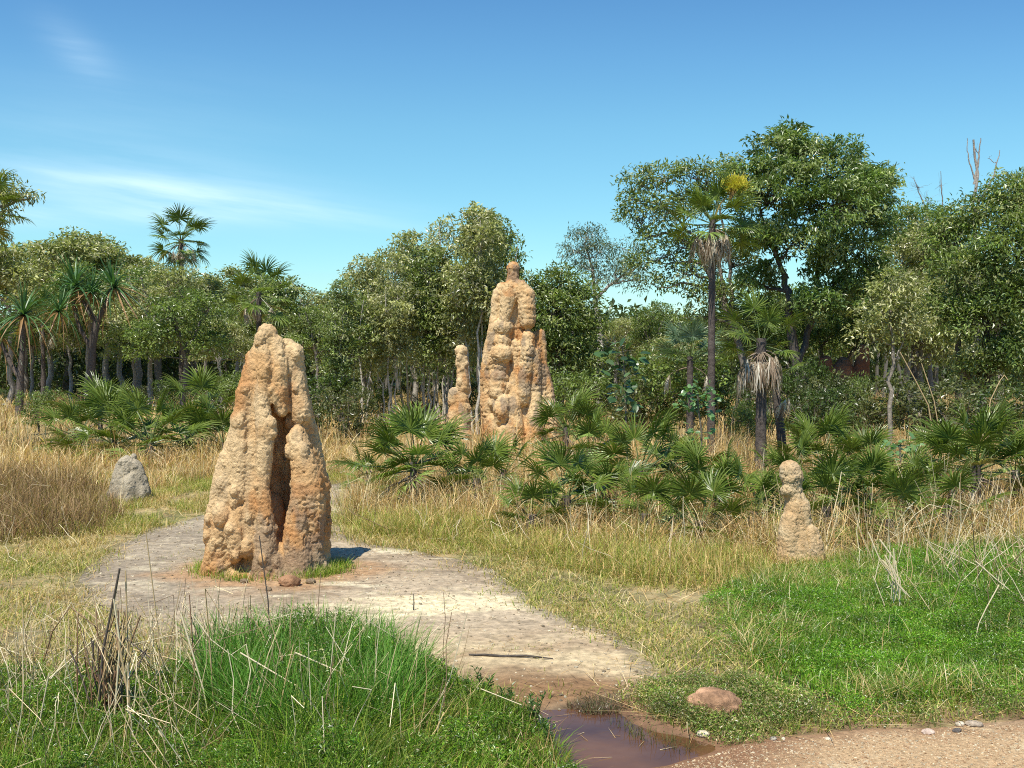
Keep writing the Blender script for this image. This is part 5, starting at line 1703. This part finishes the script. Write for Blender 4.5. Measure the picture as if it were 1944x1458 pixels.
# low fan palms
GF = "low fan palms in the grass"
low = [
    (150, 23.5, 0.55, 1.0, 12, 4, "leftmost low fan palm in the row behind the grey mound"), (215, 22, 0.50, 1.15, 13, 4, "second low fan palm from the left in the left row"), (285, 21.5, 0.55, 1.2, 14, 5, "bushy fan palm directly above the grey mound"),
    (350, 23, 0.35, 1.1, 12, 4, "low fan palm at the foot of the tall left palm"), (385, 26, 1.05, 1.05, 12, 2, "upright light green fan palm left of the front mound"), (425, 22.5, 0.4, 1.1, 11, 4, "low fan palm touching the front mound's left outline"),
    (190, 28, 0.9, 1.1, 12, 3, "fan palm at the back of the left row below the pandanus"),
    (785, 15.2, 0.62, 1.18, 22, 14, "biggest dark green low fan palm right of the front mound"), (905, 14.6, 0.42, 0.78, 11, 5, "low fan palm between the biggest fan palm and the tall mound"), (955, 15.8, 0.42, 0.75, 9, 3, "small fan palm at the tall mound's foot"),
    (1075, 19.5, 0.95, 0.95, 14, 3, "fan palm beside the tall mound's right foot"), (1120, 17.5, 0.62, 0.95, 13, 3, "light green fan palm left of the big leafed sapling"), (1215, 14.6, 0.62, 1.0, 18, 6, "large spiky fan palm in the middle right below the big leafed sapling"),
    (1075, 12.6, 0.42, 0.82, 13, 5, "fan palm with splayed dark fronds over the golden grass"), (1160, 13.0, 0.30, 0.8, 10, 6, "low fan palm with dead fronds in front of the large spiky one"), (1225, 12.0, 0.25, 0.72, 8, 5, "bright fan palm frond cluster low in the straw"),
    (1365, 13.2, 0.40, 0.85, 13, 5, "fan palm under the light green sapling"), (1430, 12.2, 0.28, 0.78, 10, 6, "low fan palm just left of the snowman mound"), (1300, 15.5, 0.35, 0.85, 11, 4, "fan palm half hidden behind dark dead stems"),
    (1560, 16.2, 0.62, 0.92, 14, 4, "fan palm rising behind the snowman mound"), (1640, 15.6, 0.55, 0.9, 13, 4, "fan palm with a folded dark frond right of the snowman mound's palm"), (1570, 12.0, 0.36, 0.82, 15, 5, "fan palm spreading right beside the snowman mound"),
    (1650, 12.8, 0.42, 0.88, 14, 5, "fan palm in the middle of the right hand thicket"), (1500, 14.2, 0.45, 0.85, 12, 4, "fan palm directly behind the snowman mound's head"), (1720, 13.6, 0.35, 0.8, 10, 4, "fan palm left of the large right hand palm"),
    (1855, 13.8, 0.78, 1.0, 19, 14, "large fan palm with a dead skirt near the right edge"), (1930, 14.6, 0.55, 0.95, 13, 5, "fan palm cut by the right edge"), (1780, 15.5, 0.55, 0.85, 10, 3, "fan palm behind the large right hand one"),
    (1010, 12.2, 0.22, 0.75, 8, 7, "low half dead fan palm in the golden grass left of the splayed one"), (1330, 11.6, 0.22, 0.8, 9, 8, "low fan palm with many dead fronds in the straw tangle"), (1690, 11.6, 0.25, 0.8, 9, 8, "ragged low fan palm at the front of the right hand thicket"), (1800, 12.4, 0.3, 0.8, 9, 9, "ragged low fan palm in front of the large right hand one"),
    (700, 16.5, 0.30, 0.7, 8, 4, "small fan palm at the left of the biggest low one"),
]
for i, (px, D, hz, s, ng, nd, lb) in enumerate(low):
    palm(lb, px, D, hz * 0.85, s * (0.72 if px > 600 else 0.86), ng + 3, nd + 6, 720 + i, GF, (-12, 80), trunk_r=0.06, light=0.25)

# blue green palm / pandanus
palm("blue green fan leaved palm between the sky gap and the tall flowering palm", 1310, 25, ztop(1310, 680, 25), 1.0, 14, 2, 760, GT, (5, 88), trunk_r=0.08, kind='blue')


def rosette(n, L, seed, cols, wdt=0.045):
    r = np.random.default_rng(seed)
    A = Acc()
    for i in range(n):
        az = i * 2.39996
        t = (i + 0.5) / n
        el = R(80 - 120 * t ** 1.1 + r.normal(0, 8))
        d = np.array([math.cos(az) * math.cos(el), math.sin(az) * math.cos(el), math.sin(el)])
        l_ = L * r.uniform(0.75, 1.1)
        tt = np.linspace(0, 1, 7)
        c = d * (l_ * tt)[:, None]
        c[:, 2] -= 0.62 * l_ * tt ** 2.6 * max(0.2, math.cos(el))
        side = np.array([-math.sin(az), math.cos(az), 0])
        wv = wdt * np.array([0.9, 1, 1, 0.85, 0.6, 0.3, 0.02]) * 0.5
        V = np.zeros((7, 3, 3))
        V[:, 0] = c - side * wv[:, None] + [0, 0, 0.012]
        V[:, 1] = c
        V[:, 2] = c + side * wv[:, None] + [0, 0, 0.012]
        f = []
        for k in range(6):
            b_ = k * 3
            f += [(b_, b_ + 1, b_ + 4, b_ + 3), (b_ + 1, b_ + 2, b_ + 5, b_ + 4)]
        dead = t > 0.82
        cc = pal(r, 1, [(0.3, 0.18, 0.08)] if dead else cols, jit=0.15)[0]
        A.add(V.reshape(-1, 3), f4=f, col=np.repeat(np.stack([cc] * 7), 3, 0))
    return A.mesh("leaf_crown", M_FROND)


ROS = [rosette(70, 1.25, 801 + i, [(0.08, 0.17, 0.055), (0.11, 0.21, 0.07), (0.06, 0.13, 0.045)], 0.06) for i in range(3)]


def pandanus(label, D, basepx, stems, heads, seed, group="pandanus trees on the left"):
    bx = P(basepx, HOR, D)[0]
    bz = h1(bx, D)
    org = np.array([bx, D, bz])
    root = empty("pandanus", tuple(org), label, "pandanus", group)
    A = Acc()
    r = np.random.default_rng(seed)
    for pts, r0, r1 in stems:
        w_ = [P(a[0], a[1], D) - org for a in pts]
        k = 12
        tt = np.linspace(0, len(w_) - 1, k)
        w_ = np.array(w_)
        ip = np.stack([np.interp(tt, np.arange(len(w_)), w_[:, j]) for j in range(3)], 1)
        A.tube(ip, np.linspace(r0, r1, k) * (1 + r.normal(0, 0.06, k)), 8, (0.12, 0.10, 0.085))
    link("trunk", A.mesh("trunk", M_BARK, True), root)
    for i, (a, b_, s, dy) in enumerate(heads):
        o = link("leaf_crown", ROS[i % 3], root)
        p_ = P(a, b_, D) - org
        o.location = (p_[0], dy, p_[2])
        o.scale = (s, s, s)
        o.rotation_euler = (r.normal(0, 0.15), r.normal(0, 0.25), r.uniform(0, 6.28))


pandanus("branching pandanus with two spiky heads on black forked limbs", 43, 176,
         [([(170, 800), (172, 740), (175, 660), (183, 610)], 0.19, 0.15), ([(183, 612), (165, 585), (150, 550)], 0.13, 0.09), ([(183, 612), (200, 580), (212, 548)], 0.13, 0.09), ([(172, 660), (150, 620), (138, 570)], 0.10, 0.07)],
         [(145, 545, 1.55, 0), (214, 545, 1.5, 0.2), (178, 558, 1.2, -0.3), (125, 560, 1.1, 0.4)], 811)
pandanus("leftmost pandanus with a pale leaning trunk", 41, 38,
         [([(36, 800), (38, 730), (44, 640), (45, 600)], 0.16, 0.10), ([(40, 720), (20, 690), (2, 650)], 0.11, 0.07)],
         [(44, 598, 1.5, 0), (0, 640, 1.25, 0), (100, 590, 1.2, 0.5)], 812)


# ------------------------------------------------------------------ saplings
def sapling(name, label, px, basey, D, pts, leafspots, leafL, wr, cols, seed, nl=5, cat="sapling", r0=0.02, droopn=0.2):
    bx = P(px, HOR, D)[0]
    bz = h1(bx, D)
    org = np.array([bx, D, bz])
    r = np.random.default_rng(seed)
    root = empty(name, tuple(org), label, cat)
    T, Lf = Acc(), Acc()
    main = [np.array([0, 0, -0.03])] + [P(a[0], a[1], D) - org for a in pts]
    T.tube(main, np.linspace(r0, r0 * 0.4, len(main)), 6, (0.2, 0.17, 0.12))
    main = np.array(main)
    for (a, b_) in leafspots:
        p_ = P(a, b_, D) - org + [0, r.normal(0, 0.12), 0]
        cand = main[main[:, 2] <= p_[2] + 0.05]
        s0 = cand[-1] if len(cand) else main[0]
        T.tube([s0, (s0 + p_) / 2 + r.normal(0, 0.02, 3), p_], [r0 * 0.35, r0 * 0.25, r0 * 0.15], 4, (0.17, 0.17, 0.09))
        n = nl
        d = r.normal(0, 1, (n, 3)) * [1, 1, 0.5] + [0, -0.2, 0.1]
        pos = p_ + r.normal(0, leafL * 0.5, (n, 3))
        # rounded leaf: hexagon fan
        d /= np.linalg.norm(d, axis=1)[:, None]
        nn = r.normal(0, 0.4, (n, 3)) + [0, -0.5, 1]
        s = np.cross(d, nn)
        s /= np.linalg.norm(s, axis=1)[:, None]
        up_ = np.cross(s, d)
        L = leafL * r.uniform(0.7, 1.2, n)
        W_ = L * wr
        ks = [(0, 0, 0), (0.2, 0.42, 0.05), (0.55, 0.5, 0.04), (0.85, 0.3, -0.03), (1, 0, -0.1), (0.85, -0.3, -0.03), (0.55, -0.5, 0.04), (0.2, -0.42, 0.05), (0.5, 0, -0.04)]
        V = np.stack([pos + d * (L * k[0])[:, None] + s * (W_ * k[1])[:, None] + up_ * (L * k[2])[:, None] for k in ks], 1)
        f = []
        for m_ in range(n):
            for k in range(8):
                f.append((m_ * 9 + 8, m_ * 9 + k, m_ * 9 + (k + 1) % 8))
        Lf.add(V.reshape(-1, 3), f3=f, col=np.repeat(pal(r, n, cols), 9, 0))
    link("stem", T.mesh("stem", M_BARK, True), root)
    link("foliage", Lf.mesh("foliage", M_LEAF, True), root)
    return root


r = np.random.default_rng(900)
spots = [(1160, 665), (1185, 655), (1205, 665), (1150, 685), (1178, 690), (1210, 690), (1170, 715), (1195, 710), (1215, 705), (1180, 735), (1200, 745), (1185, 760), (1205, 770), (1170, 775), (1190, 700), (1190, 725), (1165, 745), (1195, 785)]
sapling("sapling", "dark sapling with big round leaves beside the sky gap", 1190, 880, 16.5, [(1190, 850), (1188, 780), (1186, 720), (1182, 660)], spots, 0.17, 0.62, [(0.045, 0.10, 0.035), (0.07, 0.14, 0.045), (0.12, 0.2, 0.08)], 901, 5)
spots = [(1300, 745), (1320, 735), (1345, 740), (1290, 760), (1315, 760), (1340, 765), (1355, 755), (1325, 778), (1300, 775), (1345, 785), (1310, 820), (1330, 745), (1345, 820)]
sapling("sapling", "light green sapling with small rounded leaves above the straw", 1328, 900, 15.2, [(1330, 870), (1332, 820), (1325, 770), (1325, 740)], spots, 0.095, 0.7, [(0.14, 0.27, 0.09), (0.18, 0.32, 0.11), (0.10, 0.20, 0.06)], 902, 9)
spots = [(1710, 840), (1700, 852), (1722, 858), (1690, 850), (1712, 870), (1735, 845)]
sapling("seedling", "pale green broad leafed seedling near the right hand thicket", 1712, 950, 14.0, [(1712, 930), (1710, 880), (1708, 845)], spots, 0.10, 0.75, [(0.15, 0.28, 0.10), (0.2, 0.34, 0.13)], 903, 6)

# ------------------------------------------------------------------ foreground weeds, reeds, sticks
def weed(label, px, py, hpx, seed, n=5, group="branching weeds at the edge of the foreground"):
    x, y = G(px, py)
    s = y / F
    org = np.array([x, y, h1(x, y)])
    r = np.random.default_rng(seed)
    root = empty("weed", tuple(org), label, "weed", group)
    T, Lf = Acc(), Acc()
    for k in range(n):
        a = r.uniform(0, 6.28)
        L = hpx * s * r.uniform(0.6, 1.05)
        tip = np.array([math.cos(a) * L * 0.32, math.sin(a) * L * 0.32, L])
        pts = [np.zeros(3), tip * [0.35, 0.35, 0.5], tip]
        T.tube(pts, [0.0032, 0.0025, 0.0014], 4, (0.13, 0.14, 0.05))
        m_ = 26
        t = np.sort(r.uniform(0.2, 1, m_))
        pos = np.stack([np.interp(t, [0, 0.5, 1], [p[j] for p in pts]) for j in range(3)], 1)
        d = r.normal(0, 1, (m_, 3)) * [1, 1, 0.3] + [0, 0, 0.9]
        leaves(Lf, pos, d, r.normal(0, 1, (m_, 3)) + [0, 0, 0.6], 0.035, 0.009, pal(r, m_, [(0.08, 0.18, 0.035), (0.12, 0.22, 0.05), (0.06, 0.13, 0.03)]))
    link("stem", T.mesh("stem", M_BARK), root)
    link("foliage", Lf.mesh("foliage", M_LEAF), root)


for i, (a, b_, hh, lb) in enumerate([(1015, 1368, 95, "leaning leafy weed at the puddle's left corner"), (925, 1345, 85, "leafy weed above the right end of the foreground mass"), (965, 1358, 60, "short weed left of the puddle corner"), (800, 1325, 95, "slim weed rising over the pale path patch"),
                                     (845, 1335, 90, "dark stemmed weed below the stick on the path"), (735, 1305, 90, "tall thin weed above the middle of the green mass"), (680, 1300, 110, "thin weed in front of the mud path's brown part"), (1045, 1400, 60, "weed bending over the puddle water"), (880, 1345, 75, "bushy weed between the two dark stemmed ones")]):
    weed(lb, a, b_, hh, 950 + i)


def reeds(name, label, px, py, stalks, seed, cat="reed clump", group=None):
    """stalks given as pixel polylines at the ground point's distance"""
    x, y = G(px, py)
    org = np.array([x, y, h1(x, y)])
    r = np.random.default_rng(seed)
    A = Acc()
    for pts, wpx, col in stalks:
        dy = r.normal(0, 0.05)
        w_ = [P(a, b_, y) - org + np.array([0, dy + r.normal(0, 0.01), 0]) for a, b_ in pts]
        rad = wpx * y / F / 2
        A.tube(w_, np.linspace(rad, rad * 0.7, len(w_)), 5, col)
    o = link(name, A.mesh(name, M_STRAW, True))
    o.location = tuple(org)
    tag(o, label, cat, group)


br, tan_, pale, dk = (0.27, 0.15, 0.08), (0.58, 0.42, 0.21), (0.80, 0.67, 0.42), (0.13, 0.10, 0.075)
rr = np.random.default_rng(960)
st = []
for k in range(64):
    bx_ = 205 + rr.normal(0, 14)
    ln = rr.normal(0.05, 0.28)
    hh_ = rr.uniform(40, 190) * (1 - 0.4 * min(1, abs(ln)))
    mid_ = (bx_ + ln * hh_ * 0.55 + rr.normal(0, 4), 1330 - hh_ * 0.5)
    tp_ = (bx_ + ln * hh_ + rr.normal(0, 10), 1330 - hh_)
    pts_ = [(bx_ - 4, 1400), (bx_, 1335), mid_, tp_]
    if rr.random() < 0.3:
        pts_.append((tp_[0] + rr.normal(0, 30), tp_[1] + rr.uniform(5, 45)))
    st.append((pts_, rr.uniform(1.8, 4.2), [br, tan_, br, dk, tan_][rr.integers(0, 5)]))
st += [([(190, 1400), (205, 1230), (237, 1074)], 6, dk), ([(192, 1395), (208, 1220), (229, 1080)], 4, tan_), ([(245, 1390), (238, 1200), (234, 1085)], 4, tan_), ([(225, 1400), (240, 1210), (228, 1130)], 4, pale),
       ([(245, 1440), (240, 1330), (222, 1210), (155, 1155)], 4, tan_), ([(160, 1400), (158, 1250), (157, 1160)], 3.2, br)]
reeds("reed_clump", "brown upright clump of cut dead reeds in the left foreground", 210, 1400, st, 961)
long_ = [
    ("long pale straw leaning from the left edge up to the brown reed clump", [(-10, 1385), (90, 1290), (187, 1207)], 4.0, pale, 1385),
    ("pale straw bending from the brown reed clump down to the bottom", [(222, 1220), (238, 1310), (248, 1400), (252, 1480)], 5.0, tan_, 1440),
    ("long thin straw running from the foreground tuft to the lower right", [(560, 1240), (680, 1290), (790, 1345), (900, 1420), (965, 1470)], 3.4, pale, 1400),
    ("mottled straw slanting through the middle of the foreground green", [(455, 1240), (560, 1305), (640, 1360), (740, 1440)], 3.4, pale, 1420),
    ("straight pale stalk leaning in front of the path left of the mound", [(310, 1470), (300, 1200), (279, 1010)], 3.0, tan_, 1400),
    ("dark bent reed standing in front of the big mound's foot", [(508, 1330), (500, 1150), (484, 1022)], 3.2, dk, 1330),
    ("pale broken straw in the centre of the left foreground weeds", [(350, 1160), (395, 1300), (408, 1370)], 3.6, pale, 1400),
    ("tall thin grey stalk rising left of the reed clump", [(30, 1470), (28, 1300), (25, 1160)], 2.8, tan_, 1440),
    ("dark straight stalk rising between the reed clump and the green tuft", [(372, 1420), (366, 1250), (358, 1130)], 3.0, br, 1400),
    ("pale kinked stalk over the left end of the green tuft", [(405, 1430), (392, 1240), (385, 1120), (420, 1180)], 3.0, tan_, 1410),
    ("pale standing stalk in the middle of the tall green tuft", [(620, 1430), (628, 1270), (640, 1150)], 2.6, pale, 1410),
    ("pale stalk leaning left out of the green tuft over the path", [(560, 1420), (530, 1250), (490, 1120)], 2.6, tan_, 1400),
    ("pale straw standing near the bottom left corner", [(45, 1470), (65, 1370), (82, 1285)], 3.6, pale, 1450),
    ("pale straw dropping from a dark tip left of the tall green tuft", [(352, 1145), (400, 1215), (470, 1270)], 3.0, pale, 1370),
    ("dark kinked reed arching left of the brown reed clump", [(85, 1255), (105, 1195), (137, 1150), (200, 1200)], 3.0, br, 1330),
    ("short pale stalk lying at the bottom centre of the green weeds", [(315, 1372), (350, 1425), (375, 1458)], 3.8, pale, 1440),
    ("thin pale stalk lying over the green edge near the puddle", [(912, 1315), (990, 1345)], 2.6, pale, 1400),
]
for i, (lb, pts, wpx, cl, by) in enumerate(long_):
    reeds("straw_stalk", lb, pts[len(pts) // 2][0], by, [(pts, wpx, cl)], 970 + i, "straw stalk", "single straw stalks in the foreground")
# pale broken bundle in the right hand green
st = []
for k in range(12):
    st.append(([(1685 + rr.normal(0, 8), 1062 + rr.normal(0, 10)), (1700 + rr.normal(0, 8), 1100), (1708 + rr.normal(3, 12), 1140 + rr.normal(0, 8))], rr.uniform(2.0, 3.4), pale))
st += [([(1648, 1010), (1668, 1060), (1660, 1098)], 2.5, pale), ([(1678, 1028), (1710, 1072)], 4, pale), ([(1660, 1095), (1680, 1150)], 2.2, pale)]
reeds("straw_bundle", "bundle of broken whitish straw lying over the bright green patch", 1690, 1215, st, 985, "straw bundle")
reeds("straw_stalk", "long pale straw slanting at the right edge above the green patch", 1900, 1150, [([(1858, 1068), (1900, 1105), (1950, 1145)], 3.2, pale)], 986, "straw stalk", "single straw stalks over the right grass")
reeds("straw_stalk", "pale straw curving down into the green patch near the right edge", 1890, 1240, [([(1908, 1115), (1885, 1160), (1870, 1190), (1862, 1220)], 2.6, pale)], 987, "straw stalk", "single straw stalks over the right grass")
reeds("bare_stalk", "long bent pale stalk rising from the thicket to the upper left", 1790, 930, [([(1790, 900), (1770, 770), (1745, 722), (1716, 668)], 3.0, tan_)], 988, "stalk", "tall bare stalks over the right thicket")
reeds("bare_stalk", "bare stalk curving up right of the long bent one", 1800, 930, [([(1800, 905), (1775, 760), (1752, 690)], 2.6, tan_)], 989, "stalk", "tall bare stalks over the right thicket")
reeds("bare_stalk", "stalk hooking over in the grass left of the right edge palm", 1870, 930, [([(1870, 880), (1885, 760), (1905, 722), (1912, 712), (1918, 722)], 2.2, tan_)], 990, "stalk", "tall bare stalks over the right thicket")

# stick on the path
A = Acc()
a0, a1, a2 = G(890, 1247), G(950, 1250), G(1050, 1255)
z = 0.016
A.tube([(*a0, z), (*((a0 + a1) / 2), z + 0.004), (*a1, z), (*((a1 + a2) / 2 + [0, 0.02]), z + 0.006), (*a2, z)], [0.005, 0.009, 0.010, 0.008, 0.004], 6, (0.10, 0.085, 0.07))
tag(link("stick", A.mesh("stick", M_BARK, True)), "dark thin stick lying across the mud path", "stick")
x, y = G(785, 1160)
A = Acc()
A.tube([(0, 0, -0.01), (0.004, 0, 0.07), (0.0, 0, 0.14)], [0.006, 0.005, 0.002], 5, (0.06, 0.06, 0.05))
o = link("twig", A.mesh("twig", M_BARK, True))
o.location = (x, y, h1(x, y))
tag(o, "short dark twig standing upright in the pale path patch", "twig")
